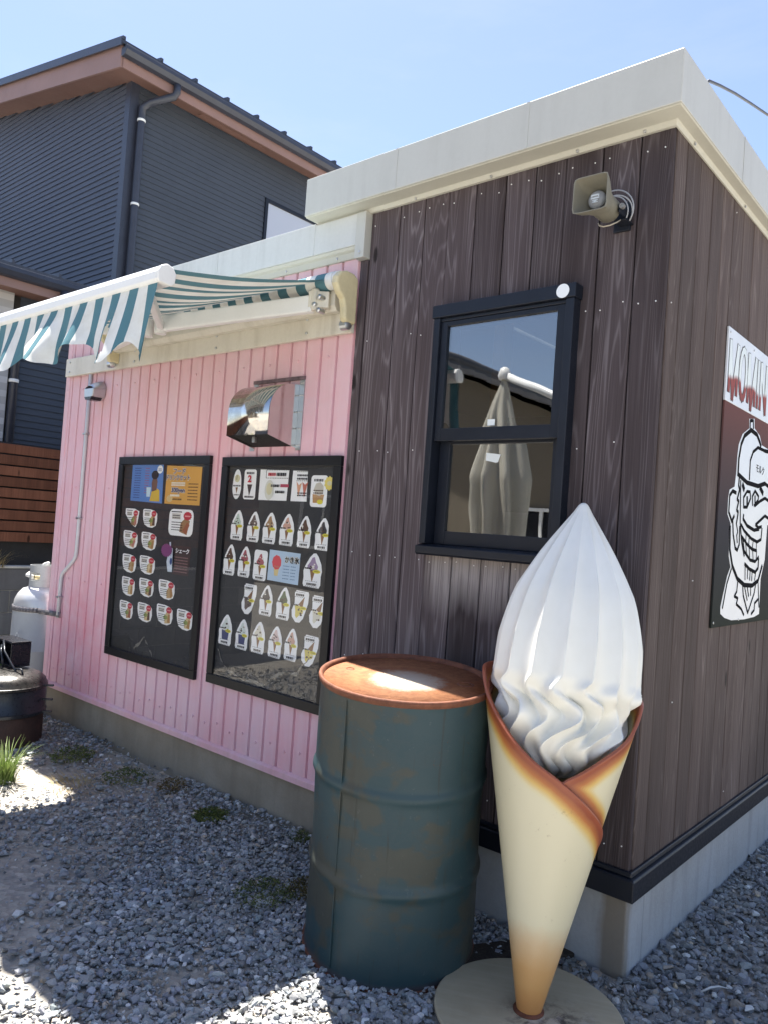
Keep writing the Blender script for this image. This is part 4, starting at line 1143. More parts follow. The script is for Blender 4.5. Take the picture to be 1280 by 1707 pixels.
cd = paper_card(T2, BOARD2['kaki'], ink('poster_sky', (0.42, 0.55, 0.68)), 'pale blue shaved-ice poster with a red cone', 'poster')
P = Print()
kx0, kx1, kz0, kz1 = -1.865, -1.655, 1.125, 1.262
P.poly([(kx0 + .035, kz0 + .03), (kx0 + .06, kz0 + .03), (kx0 + .068, kz0 + .075), (kx0 + .028, kz0 + .075)], ink('pale_cone', (0.62, 0.50, 0.24)))
P.oval(kx0 + .048, kz0 + .095, .032, .034, ink('ice_red', (0.62, 0.07, 0.09)), 18, .06)
P.lines(kx0 + .03, kx0 + .07, kz0 + .07, kz0 + .085, 1, ink('rose', (0.5, 0.16, 0.12)), r, .6)
P.lines(kx0 + .095, kx0 + .14, kz0 + .02, kz0 + .095, 5, ink('ink_blue', (0.16, 0.24, 0.36)), r, .3)
P.lines(kx0 + .15, kx0 + .185, kz0 + .02, kz0 + .095, 5, ink('ink_blue', (0.16, 0.24, 0.36)), r, .3)
P.build(cd)
put('かき氷', .034, kx0 + .158, kz1 - .036, outl, cd, .0028, 1.0, .0035)
put('かき氷', .034, kx0 + .158, kz1 - .036, black, cd, .0009, 1.0)
FL = [['mint', 'choco_sauce', 'caramel', 'peach', 'choc', 'black'], ['choc', 'berry', 'berry', 'grape'], ['choco_sauce', 'black', 'matcha', 'lemon', 'milk'], ['salt', 'salt', 'milk', 'pinkish', 'peach', 'lemon']]
KD = [['drop'] * 6, ['drop', 'drop', 'round', 'drop'], ['flip', 'drop', 'drop', 'flip', 'flip'], ['drop', 'drop', 'drop', 'drop', 'drop', 'flip']]
for i, row in enumerate(BOARD2['rows']):
    for j, c in enumerate(row):
        soft_card(T2, c, KD[i][j], FL[i][j], 200 + 10 * i + j, -0.03, cup=(i == 3 and j in (0, 1)))
fix_children(T2, hold2, seen)
# crumpled film lines at the foot of the sheets
for T_, hold, xs_ in ((T1, hold1, ((-3.0, .62), (-2.9, .70), (-2.86, .66), (-2.80, .60))), (T2, hold2, ((-2.22, .74), (-2.16, .66), (-2.05, .625), (-1.85, .62), (-1.74, .70), (-1.62, .72), (-1.53, .82)))):
    pts = [(x, -0.0095, z) for x, z in xs_]
    cr = []
    for k in range(len(pts) - 1):
        for q in range(6):
            t_ = q / 6
            a_, b_ = Vector(pts[k]), Vector(pts[k + 1])
            cr.append(a_ + (b_ - a_) * t_ + Vector((0, 0, .006 * math.sin(9 * t_ + k))))
    fm = MB()
    for q in range(len(cr) - 1):
        w0 = 0.006 + 0.004 * math.sin(q * .9)
        fm.add([cr[q] - Vector((0, 0, w0)), cr[q + 1] - Vector((0, 0, w0)), cr[q + 1] + Vector((0, -.002, w0)), cr[q] + Vector((0, -.002, w0))], [(0, 1, 2, 3)])
    fm.build('film_crease', plain('plastic_film', (0.16, 0.155, 0.14), 0.3), T_, loc=hold, smooth=True)

# ================================================================ vent hood
hd = thing('vent_hood', 'stainless steel extractor hood on the pink wall above the soft-serve board', 'vent hood', (-1.9, 0, 1.77))
o_ = neg(hd)
HX0, HX1 = -2.055, -1.752
prof = [(-0.002, 2.082), (-0.045, 2.078)]
for k in range(9):
    a = math.radians(90 - 9.5 * (k + 0.6))
    prof.append((-0.045 - 0.138 * math.cos(a), 1.935 + 0.143 * math.sin(a)))
prof += [(-0.184, 1.93), (-0.184, 1.818)]
sh = MB()
n = len(prof)
sh.add([(HX0, y, z) for y, z in prof] + [(HX1, y, z) for y, z in prof], [(i, i + 1, n + i + 1, n + i) for i in range(n - 1)])
sh.build('hood_shell', M['steel'], hd, loc=o_, auto=60, solid=0.0015)
for x in (HX0, HX1):
    MB().prism(prof + [(-0.002, 1.775)], 'x', x - 0.001 if x < -1.9 else x + 0.0012, x + 0.0005 if x < -1.9 else x + 0.0027).build('side_panel', M['steel'], hd, loc=o_)
MB().box(HX1 + 0.003, HX1 + 0.036, -0.006, -0.001, 1.765, 2.105).build('flange', M['zinc'], hd, loc=o_)
MB().box(HX0 - 0.036, HX0 - 0.003, -0.006, -0.001, 1.765, 2.105).build('flange', M['zinc'], hd, loc=o_)
MB().box(HX0 - 0.036, HX1 + 0.036, -0.012, -0.0005, 2.1055, 2.122).build('sealant_strip', plain('dirty_sealant', (0.16, 0.11, 0.12), 0.8, 0, 0.6, 30), hd, loc=o_)
MB().box(-1.925, -1.905, -0.13, -0.118, 1.79, 2.0).build('centre_stay', M['zinc'], hd, loc=o_)
MB().prism([(-0.002, 1.785), (-0.17, 1.828), (-0.17, 1.834), (-0.002, 1.80)], 'x', HX0 + 0.002, HX1 - 0.002).build('filter', plain('black_filter', (0.01, 0.01, 0.01), 0.7), hd, loc=o_)
sc_ = MB()
for z in (1.79, 1.87, 1.95, 2.03, 2.09):
    for x in (HX1 + 0.012, HX1 + 0.028):
        sc_.lathe([(0.004, -0.006), (0.004, -0.009), (0.002, -0.010)], 6, (x, 0, z), axis='y')
tag(sc_.build('screw', M['screw'], hd, loc=o_), None, None, None, 'stuff')
# ---- small pipe cowl and conduit at the left end
vc = thing('pipe_cowl', 'small silver wall vent cowl beside the thin conduit under the awning', 'vent', (-3.63, 0, 2.12))
o_ = neg(vc)
cw = MB()
def cowl(a, t):
    ang = math.pi * a
    r_ = 0.058
    x = -3.615 - r_ * math.cos(ang)
    y = -0.004 - 0.085 * t
    z = 2.175 + (r_ * math.sin(ang) if True else 0) * (1 - 0.55 * t * t) - 0.01 * t
    return (x, y, z)
cw.grid(cowl, [i / 20 for i in range(21)], [j / 8 for j in range(9)])
cw.build('cowl_shell', M['zinc'], vc, loc=o_, smooth=True, solid=0.002)
MB().prism([(-3.673, 2.176), (-3.557, 2.176), (-3.562, 2.13), (-3.59, 2.108), (-3.64, 2.108), (-3.668, 2.13)], 'y', -0.09, -0.004).build('cowl_mouth', M['zinc'], vc, loc=o_, bevel=0.004)
MB().prism([(-3.66, 2.122), (-3.57, 2.122), (-3.585, 2.104), (-3.645, 2.104)], 'y', -0.092, -0.02).build('cowl_grille', M['black_paint'], vc, loc=o_)
cp = thing('conduit', 'thin white conduit pipe running down the pink wall to the gas cylinder', 'pipe', (-3.75, 0, 0.8))
o_ = neg(cp)
path = [(-3.748, -0.014, 2.40), (-3.748, -0.014, 1.5), (-3.750, -0.014, 1.14), (-3.756, -0.014, 1.10), (-3.775, -0.014, 1.075), (-3.90, -0.014, 0.985), (-3.918, -0.014, 0.965), (-3.925, -0.014, 0.93), (-3.925, -0.014, 0.70)]
MB().tube(path, 0.0115, 12).build('pipe', plain('grey_conduit', (0.62, 0.63, 0.66), 0.45, 0, 0.08), cp, loc=o_, smooth=True)
for x, z in ((-3.748, 1.9), (-3.748, 1.35), (-3.925, 0.82)):
    MB().box(x - 0.02, x + 0.02, -0.03, -0.0005, z - 0.006, z + 0.006).build('saddle_clip', M['zinc'], cp, loc=o_, bevel=0.002)

# ================================================================ loudspeaker
sp = thing('horn_loudspeaker', 'olive square-mouthed horn loudspeaker on the timber wall', 'loudspeaker', (-0.15, 0, 2.54))
M['olive'] = plain('olive_horn_plastic', (0.20, 0.19, 0.15), 0.55, 0, 0.15)
ax = Vector((0.004, -0.222, 0.004))
ex = Vector((1.0, 0.0, 0.0))
A0 = Vector((-0.190, 0.0, 2.560))
ay = ax.normalized()
ex = ex - ay * ex.dot(ay)
ex.normalize()
ez = ex.cross(ay)
ez = -ez if ez.z < 0 else ez
def horn(prof, n=40):
    mb = MB()
    us = list(range(n))
    vs = []
    for (d, r_, sq) in prof:
        for k in range(n):
            a = 2 * math.pi * k / n
            c_, s_ = math.cos(a), math.sin(a)
            q = 1 / max(abs(c_), abs(s_))
            rr_ = r_ * (1 + sq * (min(q, 1.33) - 1))
            vs.append(A0 + ay * d + ex * (c_ * rr_) + ez * (s_ * rr_))
    fs = [(j * n + k, j * n + (k + 1) % n, (j + 1) * n + (k + 1) % n, (j + 1) * n + k) for j in range(len(prof) - 1) for k in range(n)]
    mb.add(vs, fs)
    return mb
o_ = neg(sp)
hb = horn([(0.055, 0.0, 0), (0.055, 0.034, 0), (0.07, 0.042, 0), (0.135, 0.044, 0.0), (0.150, 0.046, 0.3), (0.19, 0.055, 0.9), (0.222, 0.0605, 1.0), (0.222, 0.0575, 1.0), (0.19, 0.051, 0.9), (0.15, 0.038, 0.4), (0.12, 0.020, 0), (0.12, 0.0, 0)])
hb.build('horn', M['olive'], sp, loc=o_, auto=50)
dm = MB()
def dome(a, t):
    th = a * 2 * math.pi
    ph = t * math.pi / 2
    return A0 + ay * (0.165 + 0.016 * math.cos(ph)) + ex * (0.031 * math.sin(ph) * math.cos(th)) + ez * (0.031 * math.sin(ph) * math.sin(th))
dm.grid(dome, [i / 24 for i in range(25)], [j / 8 for j in range(9)])
dmo = dm.build('dome', plain('grey_dome', (0.30, 0.31, 0.32), 0.4), sp, loc=o_, smooth=True)
dk = MB()
dk.lathe([(0.002, 0), (0.031, 0), (0.031, 0.04)], 20)
# round badge printed on the dome
bd = MB()
def plate(a, t):
    return A0 + ay * 0.1815 + ex * (t * math.cos(a)) + ez * (t * math.sin(a))
for (xa, xb, za, zb, w_) in ((-0.010, 0.010, 0.010, 0.010, 0.005), (-0.012, -0.012, 0.004, 0.012, 0.004), (0.012, 0.012, 0.004, 0.012, 0.004), (-0.015, 0.015, 0.0, 0.0, 0.0045), (-0.010, 0.010, -0.007, -0.007, 0.003), (0.010, -0.010, -0.007, -0.014, 0.003), (-0.010, 0.010, -0.014, -0.014, 0.003)):
    a_ = A0 + ay * 0.1818 + ex * xa + ez * za
    b_ = A0 + ay * 0.1818 + ex * xb + ez * zb
    if (a_ - b_).length < 1e-5:
        continue
    bd.obox(a_, b_, 0.0012, w_, ez) if abs(xa - xb) > 1e-6 else bd.obox(a_, b_, 0.0012, w_, ex)
bd.build('emblem', flat('emblem_pale', (0.62, 0.68, 0.72)), dmo)
br = MB()
br.obox((-0.150, -0.001, 2.525), (-0.150, -0.062, 2.525), 0.045, 0.006)
br.obox((-0.165, -0.002, 2.555), (-0.165, -0.012, 2.555), 0.06, 0.10)
br.obox((-0.136, -0.004, 2.545), (-0.140, -0.095, 2.552), 0.006, 0.03)
br.build('bracket', M['black_metal'], sp, loc=o_, bevel=0.002)
MB().lathe([(0.009, -0.1), (0.009, -0.085), (0.005, -0.08)], 8, (-0.130, 0, 2.556), axis='y').build('bolt', M['screw'], sp, loc=o_)
for q, (dr, dz) in enumerate(((0.0, 0.0), (0.008, 0.006), (-0.007, -0.004))):
    pts = []
    for k in range(15):
        a = math.radians(125 - 165 * k / 14)
        pts.append((-0.178 + (0.058 + dr) * math.cos(a), -0.055 - 0.010 * q + 0.002 * k, 2.562 + dz + (0.058 + dr) * math.sin(a)))
    MB().tube(pts, 0.0024, 6).build('cable', plain('grey_cable', (0.34, 0.35, 0.37) if q else (0.5, 0.5, 0.5), 0.5), sp, loc=o_, smooth=True)
pts = [(-0.215, -0.09, 2.516), (-0.205, -0.10, 2.502), (-0.19, -0.10, 2.496), (-0.17, -0.095, 2.498), (-0.152, -0.08, 2.51), (-0.148, -0.06, 2.525)]
MB().tube(pts, 0.0024, 6).build('cable', plain('tan_cable', (0.42, 0.38, 0.3), 0.5), sp, loc=o_, smooth=True)

# ================================================================ painted sign on the side wall
sg = thing('wall_sign', 'tall painted shop sign with lettering above a grinning cartoon man in a cap', 'sign', (0.012, 1.1, 1.115))
o_ = neg(sg)
SY0, SY1, SZ0, SZ1, SX = 0.645, 1.56, 1.118, 2.318, 0.010
m, nt, b = newmat('sign_gradient_print', (0.05, 0.03, 0.03), 0.7, 0, 0.06)
zz = mathn(nt, 'DIVIDE', mathn(nt, 'SUBTRACT', sepz(nt, tco(nt))[2], SZ0), 0.9)
nt.links.new(ramp(nt, zz, [(0.0, (0.022, 0.027, 0.022)), (0.45, (0.04, 0.038, 0.045)), (0.75, (0.085, 0.055, 0.055)), (1.0, (0.14, 0.065, 0.06))]), b.inputs['Base Color'])
M['sign_dark'] = m
M['sign_white'] = plain('sign_white', (0.66, 0.68, 0.70), 0.35, 0, 0.05)
MB().box(0.002, SX, SY0, SY1, SZ0, 2.0225).build('sign_panel', M['sign_dark'], sg, loc=o_, bevel=0.0015)
MB().box(0.002, SX, SY0, SY1, 2.0230, SZ1).build('sign_panel', M['sign_white'], sg, loc=o_, bevel=0.0015)
SR = [(1.46, 1.90), (1.52, 1.82), (1.50, 1.74), (1.42, 1.70), (1.46, 1.64), (1.45, 1.585), (1.36, 1.56), (1.35, 1.40), (1.30, 1.31)]
sil = SIL_TOP + SR + SIL_REST
from mathutils.geometry import tessellate_polygon
tris = tessellate_polygon([[Vector((y, z, 0)) for y, z in sil]])
me = bpy.data.meshes.new('cartoon_figure')
me.from_pydata([(SX + 0.0006, y, z) for y, z in sil], [], [tuple(t) for t in tris])
me.materials.append(M['sign_white'])
fig = link('cartoon_figure', me, sg)
fig.location = o_
stm = MB()
M['sign_line'] = flat('sign_line_black', (0.02, 0.02, 0.022), 0.9, 0.0)
for w_, pts in STROKES + [(0.014, [(1.2467, 1.8942), (1.36, 1.90), (1.46, 1.86)]), (0.014, [(1.2785, 1.7478), (1.38, 1.735), (1.49, 1.745)]), (0.012, [(1.2929, 1.6815), (1.40, 1.67), (1.44, 1.62), (1.40, 1.59), (1.3104, 1.6014)])]:
    for k in range(len(pts) - 1):
        a_, b_ = Vector((pts[k][0], pts[k][1])), Vector((pts[k + 1][0], pts[k + 1][1]))
        d = (b_ - a_)
        if d.length < 1e-5:
            continue
        d.normalize()
        nrm = Vector((-d.y, d.x)) * w_ / 2 * 1.25
        e = d * w_ * 0.3
        q = [a_ - e - nrm, b_ + e - nrm, b_ + e + nrm, a_ - e + nrm]
        stm.add([(SX + 0.0012 + 0.00001 * (len(stm.f) % 40), v.x, v.y) for v in q], [(0, 1, 2, 3)])
stm.build('cartoon_lines', M['sign_line'], fig)
lettering('モルク', 0.042, M['sign_line'], fig, (SX + 0.0016, 1.12, 1.79), (0, 1, -0.05), (0, 0.0, 1), 'cap_lettering', 0.0, 0.0002, 'LEFT', 1.1)
# shop lettering, white above and red below with a dark outline
m, nt, b = newmat('letter_two_tone', (0.5, 0.1, 0.08), 0.6, 0, 0.1)
zz = sepz(nt, tco(nt))
cut = mathn(nt, 'SUBTRACT', mathn(nt, 'ADD', zz[2], mathn(nt, 'MULTIPLY', mathn(nt, 'SINE', mathn(nt, 'MULTIPLY', zz[1], 30.0)), 0.008)), 2.0)
nt.links.new(ramp(nt, mathn(nt, 'MULTIPLY', cut, 3.0), [(0.0, (0.16, 0.05, 0.045)), (0.36, (0.30, 0.08, 0.07)), (0.42, (0.70, 0.76, 0.76)), (1.0, (0.66, 0.72, 0.74))]), b.inputs['Base Color'])
M['letter'] = m
M['sign_grey'] = flat('sign_outline_grey', (0.13, 0.13, 0.14), 0.9, 0.0)
def ribbon(mb, pts, w_, lift):
    for k in range(len(pts) - 1):
        a_, b_ = Vector(pts[k]), Vector(pts[k + 1])
        d = (b_ - a_).normalized()
        nrm = Vector((-d.y, d.x)) * w_ / 2
        e = d * w_ * 0.32
        mb.add([(SX + lift + 0.00002 * (len(mb.f) % 30), v.x, v.y) for v in (a_ - e - nrm, b_ + e - nrm, b_ + e + nrm, a_ - e + nrm)], [(0, 1, 2, 3)])
ZB, ZT = 2.070, 2.262
GL = {'M': [(-.050, ZB), (-.050, ZT), (.0, 2.045), (.050, ZT), (.050, ZB)], 'I': [(0, ZB), (0, ZT)], 'N': [(-.042, ZB), (-.042, ZT), (.042, ZB - .01), (.042, ZT)]}
GL['O'] = [(.044 * math.sin(2 * math.pi * k / 18), 2.166 + .10 * math.cos(2 * math.pi * k / 18)) for k in range(19)]
for ch, y in (('M', 0.728), ('O', 0.858), ('M', 0.985), ('I', 1.078), ('N', 1.165)):
    for mat_, w_, lift in ((M['sign_grey'], 0.036, 0.0006), (M['letter'], 0.027, 0.0014)):
        mb = MB()
        ribbon(mb, [(y + q[0], q[1]) for q in GL[ch]], w_, lift)
        mb.build('lettering', mat_, sg, loc=o_, recalc=False)
for y, z in ((SY0 + 0.02, SZ1 - 0.02), (SY0 + 0.35, SZ1 - 0.02), (SY0 + 0.02, SZ0 + 0.02), (SY0 + 0.35, SZ0 + 0.02)):
    MB().lathe([(0.005, SX), (0.005, SX + 0.002), (0.002, SX + 0.003)], 8, (0, y, z), axis='x').build('screw', M['screw'], sg, loc=o_)
# ================================================================ oil drum
m, nt, b = newmat('faded_drum_paint', (0.05, 0.07, 0.07), 0.5, 0.1, 0.5)
p = tco(nt)
n1 = noise(nt, vscale(nt, p, (1, 1, 1.3)), 2.6, 4, 0.6)
n2 = noise(nt, p, 4.5, 6, 0.7, 0.5)
n3 = noise(nt, p, 40, 5, 0.75)
n4 = noise(nt, vscale(nt, p, (10, 10, 1.2)), 1.3, 5, 0.7)
c = mix(nt, ramp(nt, n1, [(0.465, 0.0), (0.50, 1.0)]), (0.046, 0.052, 0.044), (0.020, 0.050, 0.060))
c = mix(nt, ramp(nt, n2, [(0.54, 0.0), (0.57, 0.7), (0.66, 0.85)]), c, (0.028, 0.054, 0.062))
c = mix(nt, ramp(nt, n4, [(0.58, 0.0), (0.75, 0.6)]), c, (0.040, 0.037, 0.028))
c = mix(nt, ramp(nt, n3, [(0.62, 0.0), (0.66, 0.18), (0.8, 0.25)]), c, (0.16, 0.17, 0.165))
rm = ramp(nt, mathn(nt, 'MULTIPLY', noise(nt, p, 9, 6, 0.75), n3), [(0.385, 0.0), (0.40, 0.8)])
c = mix(nt, rm, c, (0.06, 0.025, 0.012))
z = sepz(nt, p)[2]
edge = ramp(nt, mathn(nt, 'ADD', z, mathn(nt, 'MULTIPLY', n2, 0.03)), [(0.018, 1.0), (0.05, 0.0)])
c = mix(nt, edge, c, (0.075, 0.030, 0.022))
# dark runs below the hoops and chipped spots down to bare rust
rn_ = noise(nt, vscale(nt, p, (34, 34, 1.6)), 1.0, 5, 0.7)
c = mix(nt, ramp(nt, rn_, [(0.60, 0.0), (0.66, 0.55)]), c, (0.022, 0.022, 0.018))
ch = noise(nt, p, 17, 6, 0.8)
c = mix(nt, ramp(nt, ch, [(0.675, 0.0), (0.685, 1.0)]), c, (0.085, 0.034, 0.016))
nt.links.new(c, b.inputs['Base Color'])
nt.links.new(ramp(nt, n2, [(0.3, 0.42), (0.7, 0.62)]), b.inputs['Roughness'])
nt.links.new(bump(nt, mathn(nt, 'ADD', n3, n2), 0.12, 0.006), b.inputs['Normal'])
M['drum'] = m
m, nt, b = newmat('rusty_drum_lid', (0.3, 0.12, 0.05), 0.75, 0.0, 0.3)
p = tco(nt)
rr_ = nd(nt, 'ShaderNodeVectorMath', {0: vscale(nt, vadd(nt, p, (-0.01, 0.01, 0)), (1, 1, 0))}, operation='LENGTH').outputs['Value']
n1 = noise(nt, p, 6, 6, 0.7)
n2 = noise(nt, p, 45, 5, 0.75)
c = mix(nt, ramp(nt, n1, [(0.35, 0.0), (0.65, 1.0)]), (0.32, 0.125, 0.058), (0.44, 0.19, 0.085))
c = mix(nt, ramp(nt, n2, [(0.35, 0.5), (0.6, 0.0)]), c, (0.10, 0.035, 0.018))
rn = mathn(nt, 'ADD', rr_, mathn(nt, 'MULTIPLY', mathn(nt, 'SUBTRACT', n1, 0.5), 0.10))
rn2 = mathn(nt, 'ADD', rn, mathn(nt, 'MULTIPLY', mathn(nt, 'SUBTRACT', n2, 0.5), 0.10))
c = mix(nt, ramp(nt, rn, [(0.155, 0.0), (0.175, 0.5), (0.20, 0.1), (0.205, 0.0)]), c, (0.42, 0.20, 0.09))
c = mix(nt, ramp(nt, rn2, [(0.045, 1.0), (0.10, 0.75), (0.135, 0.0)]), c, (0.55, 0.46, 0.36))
nt.links.new(c, b.inputs['Base Color'])
nt.links.new(bump(nt, n2, 0.3, 0.004), b.inputs['Normal'])
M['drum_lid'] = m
M['rust'] = plain('rusty_rim', (0.17, 0.062, 0.032), 0.7, 0.2, 0.55, 25, 0.3)
dr = thing('oil_drum', 'weathered blue-green oil drum with a rusty lid beside the soft-serve figure', 'drum', (DRUM_C[0], DRUM_C[1], 0.004))
tilt = math.radians(5.0)
dr.rotation_mode = 'QUATERNION'
dr.rotation_quaternion = Quaternion((0.785, 0.617, 0.0), tilt)
DH, DR = 0.925, 0.2845
prof = [(DR + 0.006, 0.0), (DR + 0.007, 0.012), (DR + 0.002, 0.02)]
for k in range(1, 92):
    z = 0.02 + (DH - 0.04) * k / 92
    rad = DR
    for hz in (0.315, 0.620):
        d = (z - hz) / 0.016
        rad += 0.0095 * math.exp(-d * d)
    prof.append((rad, z))
prof += [(DR + 0.002, DH - 0.02)]
def drum_surf(i, j):
    r_, z = prof[j]
    a = 2 * math.pi * i / 96
    dent = 0.0050 * math.sin(3 * a + 5 * z) * math.sin(4 * z + a) - 0.006 * math.exp(-((a - 4.4) / 0.25) ** 2 - ((z - 0.2) / 0.12) ** 2)
    r_ += dent * min(1, z / 0.1) * min(1, (DH - z) / 0.1)
    return (r_ * math.cos(a), r_ * math.sin(a), z)
MB().grid(drum_surf, list(range(96)), list(range(len(prof))), wrap=True).build('shell', M['drum'], dr, smooth=True)
MB().lathe([(DR + 0.0005, DH - 0.022), (DR + 0.006, DH - 0.016), (DR + 0.0085, DH - 0.006), (DR + 0.007, DH + 0.002), (DR + 0.001, DH + 0.003), (DR - 0.006, DH - 0.002), (DR - 0.008, DH - 0.02)], 96, cap=False).build('rim', M['rust'], dr, smooth=True)
MB().lathe([(DR + 0.006, -0.004), (DR + 0.0095, 0.002), (DR + 0.0095, 0.010), (DR + 0.0055, 0.016)], 96, cap=False).build('rim', M['rust'], dr, smooth=True)
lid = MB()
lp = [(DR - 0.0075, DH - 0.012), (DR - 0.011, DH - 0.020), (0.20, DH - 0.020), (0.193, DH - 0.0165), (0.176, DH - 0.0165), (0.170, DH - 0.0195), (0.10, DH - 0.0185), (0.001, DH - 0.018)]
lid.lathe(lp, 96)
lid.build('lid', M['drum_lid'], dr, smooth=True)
MB().box(-0.002, 0.002, -DR - 0.0028, -DR + 0.004, 0.03, DH - 0.03).build('seam', M['drum'], dr)
for (x, y, r_) in ((0.16, 0.12, 0.03), (-0.2, -0.06, 0.016)):
    MB().lathe([(r_, DH - 0.02), (r_, DH - 0.012), (r_ * 0.8, DH - 0.010), (r_ * 0.75, DH - 0.013)], 16, (x, y, 0)).build('bung', M['rust'], dr, auto=40)

# ================================================================ soft-serve figure
ic = thing('soft_serve_display', 'giant soft-serve ice cream cone figure standing on a round plate', 'display', (CONE_C[0], CONE_C[1], 0.006), 0.485)
m, nt, b = newmat('glossy_vanilla_white', (0.74, 0.75, 0.72), 0.36, 0, 0.45)
p = tco(nt)
nt.links.new(mix(nt, ramp(nt, noise(nt, p, 8, 5, 0.6), [(0.4, 0.0), (0.75, 0.4)]), (0.81, 0.80, 0.735), (0.72, 0.70, 0.61)), b.inputs['Base Color'])
b.inputs['Coat Weight'].default_value = 0.12
b.inputs['Coat Roughness'].default_value = 0.12
M['vanilla'] = m
m, nt, b = newmat('painted_waffle', (0.7, 0.6, 0.35), 0.36, 0, 0.5)
p = tco(nt)
a1 = nd(nt, 'ShaderNodeAttribute', attribute_name='toast').outputs['Fac']
nz = noise(nt, p, 11, 5, 0.65)
n4 = noise(nt, p, 60, 4, 0.7)
t_ = mathn(nt, 'ADD', a1, mathn(nt, 'MULTIPLY', mathn(nt, 'SUBTRACT', nz, 0.5), mathn(nt, 'MULTIPLY', a1, 0.35)))
c = ramp(nt, t_, [(0.0, (0.68, 0.615, 0.42)), (0.10, (0.68, 0.60, 0.37)), (0.34, (0.64, 0.42, 0.12)), (0.58, (0.44, 0.15, 0.038)), (0.80, (0.28, 0.068, 0.03)), (1.0, (0.33, 0.088, 0.04))])
zf = mathn(nt, 'ADD', sepz(nt, p)[2], mathn(nt, 'MULTIPLY', mathn(nt, 'SUBTRACT', nz, 0.5), 0.06))
foot = ramp(nt, zf, [(0.0, 1.0), (0.14, 0.85), (0.215, 0.5), (0.275, 0.0)])
c = mix(nt, foot, c, (0.60, 0.30, 0.085))
c = mix(nt, ramp(nt, zf, [(0.02, 0.6), (0.09, 0.0)]), c, (0.55, 0.22, 0.07))
c = mix(nt, ramp(nt, mathn(nt, 'MULTIPLY', n4, nz), [(0.36, 0.0), (0.45, 0.35)]), c, (0.22, 0.12, 0.05))
nt.links.new(c, b.inputs['Base Color'])
nt.links.new(bump(nt, nz, 0.04, 0.01), b.inputs['Normal'])
M['waffle'] = m
LEAN = (-0.168, 0.047, 0.0)
def Rc(z):
    return 0.026 + z * 0.2335
ZI = [(-180, 0.99), (-130, 0.98), (-100, 0.95), (-60, 0.85), (-30, 0.75), (0, 0.685), (12, 0.705), (25, 0.735), (40, 0.775), (65, 0.835), (82, 0.89), (95, 0.945), (130, 0.985), (180, 0.99)]
ZO = [(-175, 1.02), (-150, 1.015), (-120, 1.01), (-100, 0.995), (-90, 0.975), (-80, 0.93), (-56, 0.845), (-38, 0.785), (-20, 0.738), (0, 0.702), (20, 0.662), (40, 0.62), (60, 0.58), (80, 0.536), (95, 0.50), (110, 0.465), (125, 0.42)]
def toastf(d, w_):
    return max(0.0, 1.0 - d / w_)
def sheet(name, tab, th0, th1, dr_, seam):
    nth, nz_ = 150, 110
    vs, ts = [], []
    for i in range(nth + 1):
        th = th0 + (th1 - th0) * i / nth
        top = smooth_tab(tab, th)
        a = math.radians(th)
        slope = abs(smooth_tab(tab, th + 2) - smooth_tab(tab, th - 2)) / (math.radians(4) * Rc(top))
        cs = 1 / math.sqrt(1 + slope * slope)
        for j in range(nz_ + 1):
            z = top * j / nz_
            rad = Rc(z) + dr_
            lip = 0.0025 * math.exp(-((top - z) / 0.012) ** 2)
            rad += lip
            vs.append((rad * math.sin(a), -rad * math.cos(a), z))
            d1 = (top - z) * cs
            t1 = toastf(d1, 0.075)
            if seam and 0 < th < 125:
                d2 = abs(z - smooth_tab(ZO, th)) * 0.93
                t1 = max(t1, 0.9 * toastf(d2, 0.06))
            ts.append(t1)
    fs = [(i * (nz_ + 1) + j, (i + 1) * (nz_ + 1) + j, (i + 1) * (nz_ + 1) + j + 1, i * (nz_ + 1) + j + 1) for i in range(nth) for j in range(nz_)]
    mb = MB().add(vs, fs)
    o = mb.build(name, M['waffle'], ic, smooth=True, recalc=False)
    at_ = o.data.attributes.new('toast', 'FLOAT', 'POINT')
    at_.data.foreach_set('value', ts)
    md = o.modifiers.new('thickness', 'SOLIDIFY')
    md.thickness = 0.010
    md.offset = -1 if True else 1
    o.rotation_euler = LEAN
    return o
sheet('cone', ZI, -180, 180, 0.0, True)
tag(sheet('cone_wrap', ZO, -175, 122, 0.0075, False), 'overlapping outer wrap of the cone with a toasted edge')
SP = [(0.690, 0.02), (0.705, 0.09), (0.725, 0.130), (0.755, 0.158), (0.79, 0.176), (0.83, 0.192), (0.88, 0.212), (0.93, 0.226), (0.98, 0.233), (1.03, 0.2335), (1.10, 0.229), (1.18, 0.216), (1.25, 0.196), (1.31, 0.169), (1.38, 0.131), (1.44, 0.093), (1.49, 0.060), (1.53, 0.033), (1.55, 0.021), (1.560, 0.014), (1.566, 0.006), (1.567, 0.001)]
NR = 16
nth, nz_ = 384, 200
vs = []
